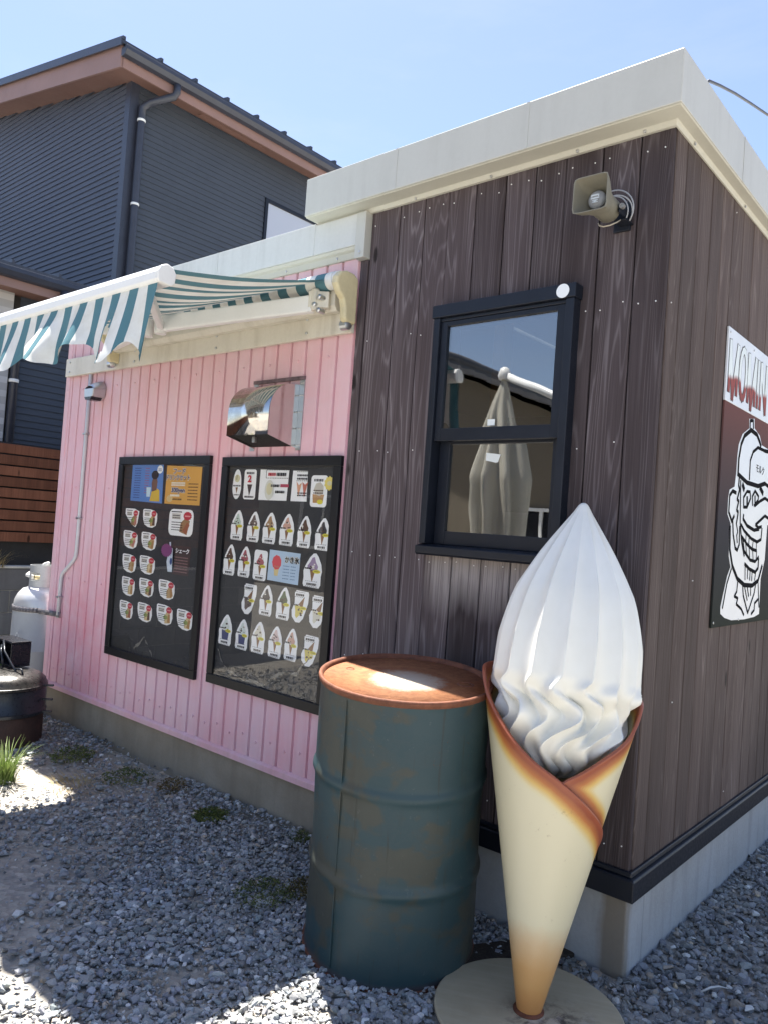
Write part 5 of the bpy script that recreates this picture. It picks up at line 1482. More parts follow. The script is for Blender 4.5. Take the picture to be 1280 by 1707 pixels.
for j in range(nz_ + 1):
    t = j / nz_
    z = 0.690 + (1.567 - 0.690) * (1 - (1 - t) ** 1.15)
    R_ = max(0.001, smooth_tab(SP, z))
    low = min(1.0, max(0.0, (1.0 - z) / 0.09))
    low = low * low * (3 - 2 * low)
    for i in range(nth):
        a = 2 * math.pi * i / nth
        wv = 2 * math.pi * (1.02 - z) / 0.21
        amp = low * (0.25 + 0.05 * math.sin(3 * a + 1.0) + 0.03 * math.sin(5 * a))
        tw = amp * math.sin(wv + 0.35 * math.sin(2 * a) + 0.4) - 0.10 * max(0, z - 1.0) + 0.06
        s_ = abs(math.sin(NR / 2 * (a + tw)))
        s_ = (1 - low) * s_ ** 0.72 + low * (0.35 * s_ + 0.65 * s_ * s_)
        dep = (0.092 + 0.090 * low) * min(1.0, max(0.0, 1.575 - z) / 0.22) ** 0.7
        q = 1 - dep * s_
        fold = low * 0.019 * math.sin(wv * 1.15 + 0.9 * math.sin(NR / 2 * a) + 0.5) * (R_ / 0.23)
        rad = R_ * q + fold
        zz = z + low * 0.008 * math.sin(NR * (a + tw) + 0.8)
        vs.append((rad * math.sin(a), -rad * math.cos(a), zz))
fs = [(j * nth + i, j * nth + (i + 1) % nth, (j + 1) * nth + (i + 1) % nth, (j + 1) * nth + i) for j in range(nz_) for i in range(nth)]
fs.append(tuple(range(nth - 1, -1, -1)))
fs.append(tuple(nz_ * nth + i for i in range(nth)))
sw = MB().add(vs, fs).build('ice_cream_swirl', M['vanilla'], ic, smooth=True)
sw.rotation_euler = LEAN
m, nt, b = newmat('tan_plate', (0.35, 0.29, 0.18), 0.5, 0, 0.4)
p = tco(nt)
n1 = noise(nt, p, 4, 5, 0.6)
n2 = noise(nt, vscale(nt, p, (3, 30, 1)), 1.5, 3, 0.6)
dirt = noise(nt, p, 16, 6, 0.75, 1.0)
rad = nd(nt, 'ShaderNodeVectorMath', {0: vscale(nt, vadd(nt, p, (-0.06, 0.05, 0)), (1, 1, 0))}, operation='LENGTH').outputs['Value']
c = mix(nt, ramp(nt, n1, [(0.35, 0.0), (0.7, 1.0)]), (0.38, 0.315, 0.205), (0.48, 0.405, 0.27))
c = mix(nt, mathn(nt, 'MULTIPLY', ramp(nt, n2, [(0.45, 0.0), (0.7, 0.3)]), 1.0), c, (0.54, 0.47, 0.34))
c = mix(nt, mathn(nt, 'MULTIPLY', ramp(nt, rad, [(0.05, 1.0), (0.17, 0.0)]), ramp(nt, dirt, [(0.46, 0.0), (0.60, 1.0)])), c, (0.085, 0.066, 0.05))
c = mix(nt, mathn(nt, 'MULTIPLY', ramp(nt, rad, [(0.08, 1.0), (0.2, 0.0)]), ramp(nt, noise(nt, p, 9, 5, 0.7), [(0.55, 0.0), (0.68, 0.8)])), c, (0.52, 0.44, 0.36))
nt.links.new(c, b.inputs['Base Color'])
nt.links.new(bump(nt, n2, 0.1, 0.004), b.inputs['Normal'])
M['plate'] = m
MB().lathe([(0.276, 0.0), (0.280, 0.003), (0.280, 0.009), (0.276, 0.012)], 96).build('base_plate', M['plate'], ic, auto=30)
MB().lathe([(0.046, 0.012), (0.046, 0.015), (0.030, 0.020)], 32).build('foot_flange', M['rust'], ic, auto=30)
# old board lying between drum, plate and wall
pk = tag(MB().box(-0.20, 0.20, -0.065, 0.065, 0.0, 0.022).build('old_plank', M['old_plank'], None, bevel=0.004), 'damp dark plank lying on the gravel between drum and plate', 'plank')
pk.rotation_euler = (0, 0, 1.05)
pk.location = (-0.330, -0.135, -0.008)

# ================================================================ gas cylinder
gc = thing('gas_cylinder', 'grey propane gas cylinder strapped to the end of the pink wall', 'gas cylinder', (-4.30, 0.06, 0.0))
M['gas_grey'] = plain('grey_cylinder_paint', (0.36, 0.38, 0.40), 0.42, 0, 0.1, 5)
m, nt, b = newmat('pale_cylinder_paint', (0.62, 0.63, 0.64), 0.32, 0.3, 0.5)
M['gas_top'] = m
MB().lathe([(0.15, 0.0), (0.165, 0.0), (0.165, 0.07), (0.15, 0.07)], 40).build('foot_ring', M['gas_grey'], gc, auto=40)
MB().lathe([(0.10, 0.03), (0.17, 0.07), (0.188, 0.11), (0.190, 0.15), (0.190, 0.42), (0.192, 0.424), (0.190, 0.428), (0.190, 0.70), (0.183, 0.76), (0.165, 0.80), (0.135, 0.835), (0.09, 0.855), (0.04, 0.86)], 48).build('tank', M['gas_grey'], gc, auto=50)
MB().lathe([(0.1908, 0.685), (0.1908, 0.70), (0.1838, 0.7605), (0.1658, 0.801), (0.1358, 0.836), (0.0905, 0.856), (0.04, 0.861)], 48, cap=False).build('shoulder', M['gas_top'], gc, auto=50)
col = MB()
for k in range(40):
    a0, a1 = 2 * math.pi * k / 40, 2 * math.pi * (k + 1) / 40
    mid = math.degrees((a0 + a1) / 2)
    for z0, z1 in ((0.845, 0.895), (0.895, 0.95), (0.95, 1.0)):
        if z0 == 0.895 and (272 < mid < 318 or 100 < mid < 150):
            continue
        col.add([(0.098 * math.cos(a0), 0.098 * math.sin(a0), z0), (0.098 * math.cos(a1), 0.098 * math.sin(a1), z0), (0.098 * math.cos(a1), 0.098 * math.sin(a1), z1), (0.098 * math.cos(a0), 0.098 * math.sin(a0), z1)], [(0, 1, 2, 3)])
col.build('collar', plain('collar_metal', (0.50, 0.52, 0.53), 0.4, 0.3), gc, solid=0.004)
vv = MB().lathe([(0.022, 0.85), (0.022, 0.91), (0.016, 0.92), (0.016, 0.94)], 14)
vv.lathe([(0.014, -0.075), (0.014, 0.03)], 12, (0, 0, 0.915), axis='y')
vv.build('valve', plain('brass_valve', (0.5, 0.42, 0.25), 0.35, 0.8), gc, auto=40)
MB().lathe([(0.03, 0.94), (0.034, 0.95), (0.034, 0.975), (0.026, 0.985)], 10).build('hand_wheel', M['white_plastic'], gc, auto=40)
MB().tube([(-0.03, -0.07, 0.915), (-0.075, -0.09, 0.925), (-0.115, -0.06, 0.93), (-0.125, -0.01, 0.95), (-0.09, 0.04, 1.0), (-0.03, 0.03, 1.01)], 0.014, 10).build('hose', M['white_plastic'], gc, smooth=True)
sbm = []
for k in range(26):
    a = math.radians(140 + 185 * k / 25)
    sbm.append((0.1945 * math.cos(a), 0.1945 * math.sin(a)))
sbm += [(0.25, -0.10), (0.33, -0.085), (0.40, -0.078)]
st = MB()
for k in range(len(sbm) - 1):
    (xa, ya), (xb, yb) = sbm[k], sbm[k + 1]
    st.add([(xa, ya, 0.688), (xb, yb, 0.688), (xb, yb, 0.722), (xa, ya, 0.722)], [(0, 1, 2, 3)])
st.build('strap', plain('steel_strap', (0.16, 0.155, 0.17), 0.4, 0.3, 0.1, 4, 0.0), gc, smooth=True, solid=0.003)
lettering('Com', 0.085, flat('faint_white_print', (0.58, 0.60, 0.62)), gc, (0.045, -0.1918, 0.47), (0, 0, -1), (1, -0.12, 0), 'lettering', 0.0, 0.0005, 'CENTER')
sq = tag(MB().box(-3.945, -3.912, -0.020, -0.0005, 0.682, 0.716).build('strap_bracket', M['zinc'], gc, bevel=0.003), None)
sq.location = neg(gc)

# ================================================================ black smoker barrel
sk = thing('smoker_barrel', 'black rusty barrel smoker with a box on its lid beside the gas cylinder', 'smoker', (-3.685, -0.435, 0.0))
M['soot'] = plain('sooty_black_enamel', (0.018, 0.022, 0.030), 0.32, 0.2, 0.5, 8)
M['soot_rust'] = plain('burnt_rusty_steel', (0.050, 0.026, 0.020), 0.75, 0.1, 0.6, 12, 0.3)
m_ = plain('worn_black_lid', (0.05, 0.048, 0.046), 0.3, 0.5, 0.6, 6)
KR = 0.235
MB().lathe([(KR - 0.02, 0.0), (KR - 0.004, 0.006), (KR - 0.004, 0.165), (KR - 0.01, 0.175)], 48).build('fire_box', M['soot_rust'], sk, auto=50)
MB().lathe([(KR - 0.015, 0.172), (KR + 0.008, 0.178), (KR + 0.010, 0.195), (KR, 0.204), (KR, 0.325), (KR - 0.01, 0.33)], 48).build('body', M['soot'], sk, auto=50)
MB().lathe([(KR - 0.01, 0.328), (KR + 0.009, 0.331), (KR + 0.009, 0.347), (KR, 0.352), (KR - 0.004, 0.372), (KR - 0.035, 0.400), (KR - 0.09, 0.419), (0.06, 0.428), (0.001, 0.43)], 48).build('lid', m_, sk, auto=60)
MB().tube([(-0.03, -0.10, 0.428), (-0.03, -0.10, 0.455), (0.05, -0.09, 0.462), (0.05, -0.09, 0.43)], 0.006, 8).build('handle', M['steel'], sk, smooth=True)
MB().lathe([(0.018, 0.425), (0.02, 0.445), (0.01, 0.45)], 12, (-0.05, -0.06, 0)).build('vent_knob', M['steel'], sk, auto=40)
MB().tube([(0.09, 0.02, 0.42), (0.10, 0.02, 0.44), (0.15, 0.03, 0.442), (0.16, 0.035, 0.41)], 0.006, 8).build('handle', M['soot'], sk, smooth=True)
for z in (0.345, 0.262, 0.19):
    MB().obox((KR * 0.75, KR * 0.62, z), (KR * 0.75 + 0.055, KR * 0.62 + 0.045, z + 0.003), 0.016, 0.012).build('side_lug', M['soot'], sk, bevel=0.002)
bx = thing('black_box', 'small black open-fronted box standing on the smoker lid', 'box', (-3.78, -0.36, 0.43))
bk = MB().box(-0.16, 0.10, -0.05, 0.07, 0.0, 0.012).box(-0.16, -0.148, -0.05, 0.07, 0.0125, 0.14).box(0.088, 0.10, -0.05, 0.07, 0.0125, 0.14).box(-0.1475, 0.0875, 0.058, 0.07, 0.0125, 0.14).box(-0.16, 0.10, -0.05, 0.07, 0.1405, 0.152)
bk.build('case', M['black_paint'], bx, bevel=0.003)
MB().tube([(0.02, -0.065, 0.155), (0.09, -0.085, 0.10), (0.17, -0.07, 0.03), (0.245, -0.04, -0.06)], 0.006, 8).build('poker_rod', M['soot'], bx, smooth=True)
MB().tube([(-0.01, -0.06, 0.12), (0.04, -0.085, 0.10), (0.07, -0.085, 0.05), (0.075, -0.08, 0.0)], 0.007, 8).build('hose', M['soot'], bx, smooth=True)

# ================================================================ boundary: block wall and slatted fence
FX, FY0, FY1 = -5.5, -3.0, 1.62
bw = thing('block_wall', 'low grey concrete block wall under the brown slatted fence', 'wall', (FX, 0, 0))
MB().box(-0.115, -0.012, FY0, FY1, -0.05, 0.868).build('mortar_core', M['mortar'], bw)
bmh = []
for row in range(5):
    z0 = -0.05 + row * 0.1855
    y = FY0 + (0.2 if row % 2 else 0.0)
    while y < FY1 - 0.05:
        y1 = min(y + 0.39, FY1)
        jx = rnd.uniform(-0.002, 0.002)
        MB().box(-0.12, 0.0 + jx, y + 0.004, y1 - 0.004, z0 + 0.004, z0 + 0.1815).build('block', M['block'], bw, bevel=0.004, seg=1)
        y += 0.395
MB().box(-0.125, 0.006, FY0, FY1, 0.8775, 0.897).build('coping', plain('white_coping', (0.66, 0.65, 0.6), 0.7), bw, bevel=0.003)
fn = thing('slatted_fence', 'red-brown horizontal board fence on top of the concrete block wall', 'fence', (FX, 0, 0.897))
for k in range(9):
    z = 1.098 + k * 0.0915
    o = MB().box(-0.060, -0.038, FY0, FY1, z - 0.897, z + 0.079 - 0.897).build('board', M['fence_wood'], fn, bevel=0.002, seg=1)
    o.rotation_euler = (math.pi / 2 * 0, 0, 0)
for y in (-2.6, -1.2, 0.05, 1.2):
    MB().box(-0.105, -0.0605, y - 0.025, y + 0.025, 0.0, 1.03).build('post', M['black_metal'], fn, bevel=0.002)
MB().box(-0.11, -0.1055, FY0, FY1, 0.0, 1.03).build('backing_sheet', plain('dark_sheet', (0.035, 0.035, 0.037), 0.8), fn)

# ================================================================ dark two-storey house behind
hs = thing('dark_house', 'two-storey house with dark blue-grey siding and brown eaves behind the shop', 'house', (-6.25, 1.492, 0))
hx, hy = -6.25, 1.492
def siding(name, c_, var):
    m, nt, b = newmat(name, c_, 0.55, 0, 0.4)
    p = tco(nt)
    f = mathn(nt, 'FRACT', mathn(nt, 'MULTIPLY', noise(nt, vscale(nt, p, (2.2, 2.2, 16.2)), 1.0, 1, 0.3), 7.0))
    c2 = mix(nt, mathn(nt, 'MULTIPLY', f, var), c_, tuple(x * 1.45 for x in c_))
    c2 = mix(nt, ramp(nt, noise(nt, p, 1.2, 4, 0.6), [(0.35, 0.0), (0.7, 0.35)]), c2, tuple(x * 0.7 for x in c_))
    nt.links.new(c2, b.inputs['Base Color'])
    return m
M['siding'] = siding('blue_black_siding', (0.066, 0.078, 0.108), 0.4)
M['siding_side'] = siding('charcoal_siding', (0.055, 0.065, 0.084), 0.35)
M['eave'] = plain('brown_eave', (0.25, 0.155, 0.138), 0.6, 0, 0.12, 2)
M['soffit'] = plain('brown_soffit', (0.20, 0.108, 0.085), 0.7, 0, 0.12, 2)
M['roof'] = plain('blue_black_roof', (0.050, 0.056, 0.075), 0.4, 0.3, 0.15)
M['gutter'] = plain('dark_gutter', (0.035, 0.040, 0.058), 0.35, 0, 0.15)
LAP = 0.061
def lap_wall(along, u0, u1, z0, z1, topf=None, hole=None):
    """shiplap wall; along 'y': plane x=0 facing +x; along 'x': plane y=0 facing -y; topf(u) cuts the head"""
    mb = MB()
    nrow = int((z1 - z0) / LAP) + 1
    segs = [(u0, u1)]
    step = 0.5 if topf else (u1 - u0)
    us = [u0]
    while us[-1] < u1 - 1e-6:
        us.append(min(us[-1] + step, u1))
    for r_ in range(nrow):
        za, zb = z0 + r_ * LAP, min(z0 + (r_ + 1) * LAP, z1)
        for a, b2 in zip(us[:-1], us[1:]):
            pieces = [(a, b2)]
            if hole and za < hole[3] and zb > hole[2]:
                pieces = [q for q in ((a, min(b2, hole[0])), (max(a, hole[1]), b2)) if q[1] - q[0] > 1e-4]
            for (pa, pb) in pieces:
                ta, tb2 = (topf(pa), topf(pb)) if topf else (1e9, 1e9)
                z1a, z1b = min(zb, ta), min(zb, tb2)
                if z1a <= za and z1b <= za:
                    continue
                z1a, z1b = max(z1a, za), max(z1b, za)
                e0, e1 = 0.012, 0.002
                if along == 'y':
                    q = [(e0, pa, za), (e0, pb, za), (e1, pb, z1b), (e1, pa, z1a), (-0.003, pa, za), (-0.003, pb, za)]
                else:
                    q = [(pa, -e0, za), (pb, -e0, za), (pb, -e1, z1b), (pa, -e1, z1a), (pa, 0.003, za), (pb, 0.003, za)]
                mb.add(q, [(0, 1, 2, 3), (0, 4, 5, 1)])
    return mb
SLOPE = 0.187
EZ = 5.765                                          # soffit height at the low (right) eave edge
def soff(dx):                                      # soffit height at distance dx left of the eave edge
    return EZ + SLOPE * dx
EX = 0.25                                          # eave overhang to the right
WZ = soff(EX)
hole = (1.82, 3.2, 3.9, 5.30)
wr = lap_wall('y', 0.0, 4.2, 0.0, WZ + 0.02, hole=hole)
wr.build('wall', M['siding_side'], hs, recalc=False)
MB().box(-9.0, -0.02, 0.02, 4.2, 0.0, WZ).build('wall_core', M['dark_inside'], hs)
wl_ = lap_wall('x', -8.0, -0.0, 2.6, 8.2, topf=lambda u: soff(EX - u))
wl_.build('wall', M['siding'], hs, recalc=False)
MB().box(-0.085, 0.016, -0.016, 0.085, 0.0, WZ).build('corner_trim', M['gutter'], hs, bevel=0.004)
# window in the side wall
wf = MB()
y0, y1, z0, z1 = hole
wf.box(-0.01, 0.028, y0, y0 + 0.045, z0, z1).box(-0.01, 0.028, y1 - 0.045, y1, z0, z1).box(-0.01, 0.0275, y0 + 0.045, y1 - 0.045, z1 - 0.045, z1).box(-0.01, 0.0275, y0 + 0.045, y1 - 0.045, z0, z0 + 0.045)
wf = wf.build('window', M['black_metal'], hs, bevel=0.004)
MB().box(0.0, 0.008, y0 + 0.04, y1 - 0.04, z0 + 0.04, z1 - 0.04).build('pane', newmat('pale_blind_glass', (0.42, 0.45, 0.52), 0.12, 0, 0.7)[0], wf)
# roof: low eave on the right, rising to the left
def roof_slab(xa, xb, ya, yb, z_off, th, mat, name, parent=hs):
    za, zb = soff(EX - xa) + z_off, soff(EX - xb) + z_off
    vs = [(xa, ya, za), (xb, ya, zb), (xb, yb, zb), (xa, yb, za)]
    vs += [(x, y, z + th) for x, y, z in vs]
    return MB().add(vs, [(0, 1, 2, 3), (7, 6, 5, 4), (0, 4, 5, 1), (1, 5, 6, 2), (2, 6, 7, 3), (3, 7, 4, 0)]).build(name, mat, parent)
RY0, RY1 = -0.264, 4.7
roof_slab(-8.0, EX - 0.012, RY0 + 0.012, RY1, 0.0, 0.012, M['soffit'], 'soffit')
roof_slab(-8.0, EX, RY0 - 0.012, RY0 + 0.010, -0.022, 0.215, M['eave'], 'barge_board')
MB().box(EX - 0.008, EX + 0.012, RY0 + 0.0105, RY1, EZ - 0.02, EZ + 0.16).build('eave_board', M['eave'], hs)
rf = roof_slab(-8.0, EX + 0.05, RY0 - 0.035, RY1, 0.196, 0.035, M['roof'], 'roof')
k = 0
y = RY0 - 0.02
while y < RY1:
    roof_slab(-8.0, EX + 0.055, y - 0.015, y + 0.015, 0.2315, 0.035, M['roof'], 'roof_rib', rf)
    y += 0.42
roof_slab(-8.0, EX + 0.05, RY0 - 0.05, RY0 - 0.0355, 0.17, 0.07, M['gutter'], 'roof_edge_trim')
gt = MB().prism([(EX + 0.0125, EZ + 0.155), (EX + 0.105, EZ + 0.165), (EX + 0.11, EZ + 0.12), (EX + 0.085, EZ + 0.075), (EX + 0.03, EZ + 0.065), (EX + 0.0125, EZ + 0.08)], 'y', RY0 - 0.02, RY1)
gt.build('gutter', M['gutter'], hs, bevel=0.006)
ds = [(EX + 0.06, 0.33, EZ + 0.07), (EX + 0.06, 0.33, EZ + 0.0), (EX + 0.04, 0.315, EZ - 0.05), (0.12, 0.15, EZ - 0.14), (0.062, 0.10, EZ - 0.20), (0.062, 0.10, EZ - 0.35), (0.062, 0.10, 2.0), (0.062, 0.10, 0.05)]
dsp = MB().tube(ds, 0.038, 14).build('downpipe', M['gutter'], hs, smooth=True)
for z in (5.42, 4.55, 3.72, 2.9):
    MB().lathe([(0.041, z), (0.043, z + 0.004), (0.043, z + 0.02), (0.041, z + 0.024)], 18, (0.062, 0.10, 0)).build('pipe_clip', M['white_metal'], dsp, auto=40)
# soffit ventilation strips along the eave
for y0_ in (0.75, 3.0):
    MB().box(0.09, 0.16, y0_, y0_ + 0.9, WZ - 0.034, WZ - 0.028).build('soffit_vent', M['soffit'], hs)
# single-storey wing with its own eave and white brick pillar
WY0 = -1.11
wg = lap_wall('y', WY0 + 0.18, -0.02, 0.0, 3.40)
wg.build('wing_wall', M['siding_side'], hs, recalc=False)
MB().box(-6.0, -0.02, WY0 + 0.1, -0.02, 0.0, 3.4).build('wing_core', M['dark_inside'], hs)
m, nt, b = newmat('white_brick_tile', (0.7, 0.7, 0.7), 0.7, 0, 0.3)
bt = nd(nt, 'ShaderNodeTexBrick', {'Vector': nd(nt, 'ShaderNodeVectorRotate', {'Vector': tco(nt), 'Angle': math.pi / 2}, rotation_type='X_AXIS').outputs[0], 'Color1': (0.62, 0.61, 0.6, 1), 'Color2': (0.52, 0.51, 0.5, 1), 'Mortar': (0.42, 0.41, 0.4, 1), 'Scale': 4.0, 'Mortar Size': 0.012})
nt.links.new(bt.outputs[0], b.inputs['Base Color'])
M['white_brick'] = m
MB().box(-0.10, 0.06, WY0 - 0.25, WY0 + 0.10, 0.0, 3.40).build('brick_pillar', M['white_brick'], hs, bevel=0.004)
wz = 3.36
MB().prism([(-0.3, wz - 0.03), (0.28, wz - 0.03), (0.28, wz - 0.015), (-0.3, wz - 0.015)], 'y', WY0 - 0.9, -0.10).build('wing_soffit', M['soffit'], hs)
MB().box(0.2805, 0.30, WY0 - 0.9, -0.10, wz - 0.05, wz + 0.10).build('wing_eave_board', M['eave'], hs)
wrf = MB().prism([(0.36, wz + 0.115), (-5.5, wz + 0.115 + 5.6 * 0.16), (-5.5, wz + 0.145 + 5.6 * 0.16), (0.36, wz + 0.145)], 'y', WY0 - 0.95, -0.05)
wrf = wrf.build('wing_roof', M['roof'], hs)
y = WY0 - 0.9
while y < -0.1:
    MB().prism([(0.365, wz + 0.1455), (-5.5, wz + 0.1455 + 5.6 * 0.16), (-5.5, wz + 0.175 + 5.6 * 0.16), (0.365, wz + 0.175)], 'y', y - 0.012, y + 0.012).build('roof_rib', M['roof'], wrf)
    y += 0.42
MB().prism([(0.3005, wz + 0.105), (0.39, wz + 0.112), (0.395, wz + 0.07), (0.37, wz + 0.03), (0.32, wz + 0.02), (0.3005, wz + 0.035)], 'y', WY0 - 0.9, -0.10).build('wing_gutter', M['gutter'], hs, bevel=0.005)
MB().tube([(0.35, WY0 + 0.42, wz + 0.03), (0.35, WY0 + 0.42, wz - 0.05), (0.31, WY0 + 0.40, wz - 0.10), (0.12, WY0 + 0.18, wz - 0.24), (0.07, WY0 + 0.15, wz - 0.31), (0.07, WY0 + 0.15, 0.05)], 0.038, 12).build('wing_downpipe', M['gutter'], hs, smooth=True)
MB().lathe([(0.041, 2.52), (0.044, 2.525), (0.044, 2.545), (0.041, 2.55)], 18, (0.07, WY0 + 0.15, 0)).build('pipe_clip', M['white_metal'], hs, auto=40)

# ================================================================ plants
def blade_mat(name, c, c2):
    m, nt, b = newmat(name, c, 0.6, 0, 0.3)
    f = noise(nt, tco(nt), 14, 3, 0.6)
    cc = ramp(nt, f, [(0.35, c), (0.65, c2)])
    nt.links.new(cc, b.inputs['Base Color'])
    tr = nd(nt, 'ShaderNodeBsdfTranslucent', {'Color': cc})
    mx = nd(nt, 'ShaderNodeMixShader', {0: 0.25, 1: b.outputs[0], 2: tr.outputs[0]})
    nt.links.new(mx.outputs[0], nt.nodes['Material Output'].inputs['Surface'])
    return m
M['grass'] = blade_mat('grass_blade', (0.10, 0.16, 0.03), (0.19, 0.24, 0.07))
M['dry'] = blade_mat('dry_grass', (0.36, 0.27, 0.12), (0.45, 0.36, 0.18))
M['weed'] = blade_mat('weed_leaf', (0.07, 0.10, 0.025), (0.16, 0.18, 0.06))
M['moss'] = blade_mat('moss', (0.08, 0.11, 0.025), (0.17, 0.19, 0.055))
def tuft(name, label, cat, loc, n, h, spread, w_, mat, seed, droop=0.5, group=None):
    r = random.Random(seed)
    mb = MB()
    for _ in range(n):
        a = r.uniform(0, 2 * math.pi)
        d = spread * r.random() ** 0.7
        bx_, by_ = 0.3 * d * math.cos(a), 0.3 * d * math.sin(a)
        hh = h * r.uniform(0.45, 1.0)
        lean = r.uniform(0.2, 1.0) * droop
        dirx, diry = math.cos(a + r.uniform(-.5, .5)), math.sin(a + r.uniform(-.5, .5))
        px_, py_ = -diry, dirx
        pts = []
        for k in range(6):
            t = k / 5
            out = hh * lean * t * t
            zz = hh * (t - 0.35 * lean * t * t * t)
            ww = w_ * (1 - t) ** 0.6 * 0.5 + 0.0003
            c_ = (bx_ + dirx * out + (d * t * 0.2) * dirx, by_ + diry * out, zz - 0.012)
            pts.append(((c_[0] - px_ * ww, c_[1] - py_ * ww, c_[2]), (c_[0] + px_ * ww, c_[1] + py_ * ww, c_[2])))
        vs = [q for pr_ in pts for q in pr_]
        mb.add(vs, [(2 * k, 2 * k + 1, 2 * k + 3, 2 * k + 2) for k in range(5)])
    o = mb.build(name, mat, None, smooth=True, recalc=False)
    o.location = loc
    return tag(o, label, cat, group)
def weed(name, label, loc, n, h, spread, leaf, mat, seed, group='low weeds along the foundation', cat='weed'):
    r = random.Random(seed)
    mb = MB()
    for _ in range(n):
        a = r.uniform(0, 2 * math.pi)
        d = spread * math.sqrt(r.random())
        hh = h * r.uniform(0.2, 1.0) * (1 - 0.5 * d / spread)
        tip = Vector((d * math.cos(a), d * math.sin(a), hh))
        if r.random() < 0.18:
            mb.tube([(tip.x * 0.4, tip.y * 0.4, -0.01), tip * 0.6, tip], 0.0009, 4)
        for _q in range(4):
            c_ = tip + Vector((r.gauss(0, .006), r.gauss(0, .006), r.gauss(0, .004)))
            u = Vector((r.gauss(0, 1), r.gauss(0, 1), r.gauss(0, .5))).normalized() * leaf * r.uniform(.5, 1.1)
            v = u.cross(Vector((r.gauss(0, 1), r.gauss(0, 1), r.gauss(0, 1)))).normalized() * leaf * .28
            mb.add([c_ - u * .5, c_ + v, c_ + u * .6, c_ - v], [(0, 1, 2, 3)])
    o = mb.build(name, mat, None, recalc=False)
    o.location = loc
    return tag(o, label, cat, group)
tuft('grass_tuft', 'long green grass tuft in front of the smoker barrel', 'grass', (-2.98, -0.70, 0.0), 150, 0.25, 0.16, 0.006, M['grass'], 1, 0.75)
tuft('grass_tuft', 'short bright grass tuft spreading left of the sandy patch', 'grass', (-2.95, -0.86, 0.0), 190, 0.10, 0.26, 0.005, M['grass'], 2, 0.6)
tuft('dry_grass_tuft', 'dry straw-coloured grass on the sunny sandy patch', 'grass', (-2.72, -0.45, 0.0), 220, 0.04, 0.5, 0.003, M['dry'], 3, 1.0)
weed('weed', 'green weed at the gravel edge near the left foundation corner', (-3.10, -0.28, 0.0), 200, 0.09, 0.12, 0.014, M['weed'], 4)
weed('weed', 'sparse weed sprouting beneath the crepe menu board', (-2.62, -0.22, 0.0), 160, 0.06, 0.13, 0.013, M['weed'], 5)
weed('weed', 'thin brownish weed against the foundation between the two menu boards', (-2.33, -0.15, 0.0), 130, 0.09, 0.08, 0.012, blade_mat('brown_weed', (0.12, 0.085, 0.03), (0.16, 0.12, 0.05)), 6)
weed('moss_cushion', 'dense green moss cushion below the soft-serve board', (-1.93, -0.20, 0.005), 480, 0.035, 0.085, 0.012, M['moss'], 7, cat='moss')
weed('weed', 'green weed squeezed between drum and foundation', (-1.15, -0.13, 0.0), 260, 0.12, 0.11, 0.013, M['weed'], 8)
weed('weed', 'low green weed on the gravel left of the drum', (-1.19, -0.50, 0.0), 200, 0.05, 0.12, 0.011, M['weed'], 9)
weed('weed', 'reddish-green weed beside the drum base', (-1.10, -0.36, 0.0), 150, 0.06, 0.08, 0.012, blade_mat('reddish_weed', (0.10, 0.085, 0.03), (0.14, 0.11, 0.04)), 10)
weed('weed', 'small weed in the corner where pink siding meets the timber', (-1.45, -0.07, 0.0), 70, 0.07, 0.06, 0.012, M['weed'], 12)
tuft('grass_tuft', 'dry yellow grass growing through the fence above the coping', 'grass', (-5.47, 0.20, 0.90), 40, 0.2, 0.25, 0.008, M['dry'], 13, 1.3)
tuft('grass_tuft', 'green grass at the foot of the block wall behind the cylinder', 'grass', (-5.2, 0.30, 0.0), 260, 0.30, 0.7, 0.008, M['grass'], 14, 0.5)
# pale stones that stand out of the dark gravel beside the shop
PALE = [(-0.0, 1.027, 0.0124), (0.01, 0.883, 0.0136), (0.091, 1.071, 0.0161), (0.144, 1.022, 0.0136), (0.182, 0.838, 0.0198), (0.21, 0.611, 0.0112), (0.206, 0.555, 0.0136), (0.047, 0.321, 0.0149), (0.082, 0.397, 0.0124), (0.076, 0.441, 0.0112), (0.1, 0.302, 0.0149), (0.178, 0.189, 0.0136), (0.124, 0.043, 0.0161), (0.139, 0.085, 0.0136), (0.15, 0.122, 0.0105), (0.249, 0.131, 0.0136), (0.297, 0.202, 0.0136), (0.349, 0.136, 0.0198), (0.007, 1.522, 0.0124), (0.021, 1.43, 0.0124), (0.095, 1.297, 0.0112), (0.162, 0.713, 0.0112), (0.267, 0.214, 0.0124), (0.285, -0.035, 0.0149)]
r = random.Random(21)
pm = [plain('pale_stone', (0.52, 0.53, 0.52), 0.85, 0, 0.15, 40, 0.2), plain('tan_stone', (0.45, 0.37, 0.26), 0.85, 0, 0.15, 40, 0.2)]
for k, (x, y, s_) in enumerate(PALE):
    if x < 0.03:
        continue
    sv, sf = shapes[k % len(shapes)]
    a = r.uniform(0, 6.28)
    mb = MB().add([(v[0] * s_ * 1.1 * math.cos(a) - v[1] * s_ * math.sin(a), v[0] * s_ * 1.1 * math.sin(a) + v[1] * s_ * math.cos(a), v[2] * s_) for v in sv.tolist()], [tuple(q) for q in sf.tolist()])
    o = mb.build('pale_stone', pm[1 if k % 5 == 3 else 0], None, bevel=0.002)
    o.location = (x, y, 0.010)
    tag(o, 'pale stone standing out of the dark gravel beside the timber wall', 'stone', 'pale stones in the gravel')
# pale root / twig
tag(MB().tube([(0.215, 0.10, 0.018), (0.235, 0.125, 0.03), (0.25, 0.16, 0.026), (0.275, 0.18, 0.022)], [0.003, 0.0035, 0.003, 0.001], 6).build('twig', pm[0], None, smooth=True), 'short pale twig lying on the gravel beside the timber wall', 'twig')

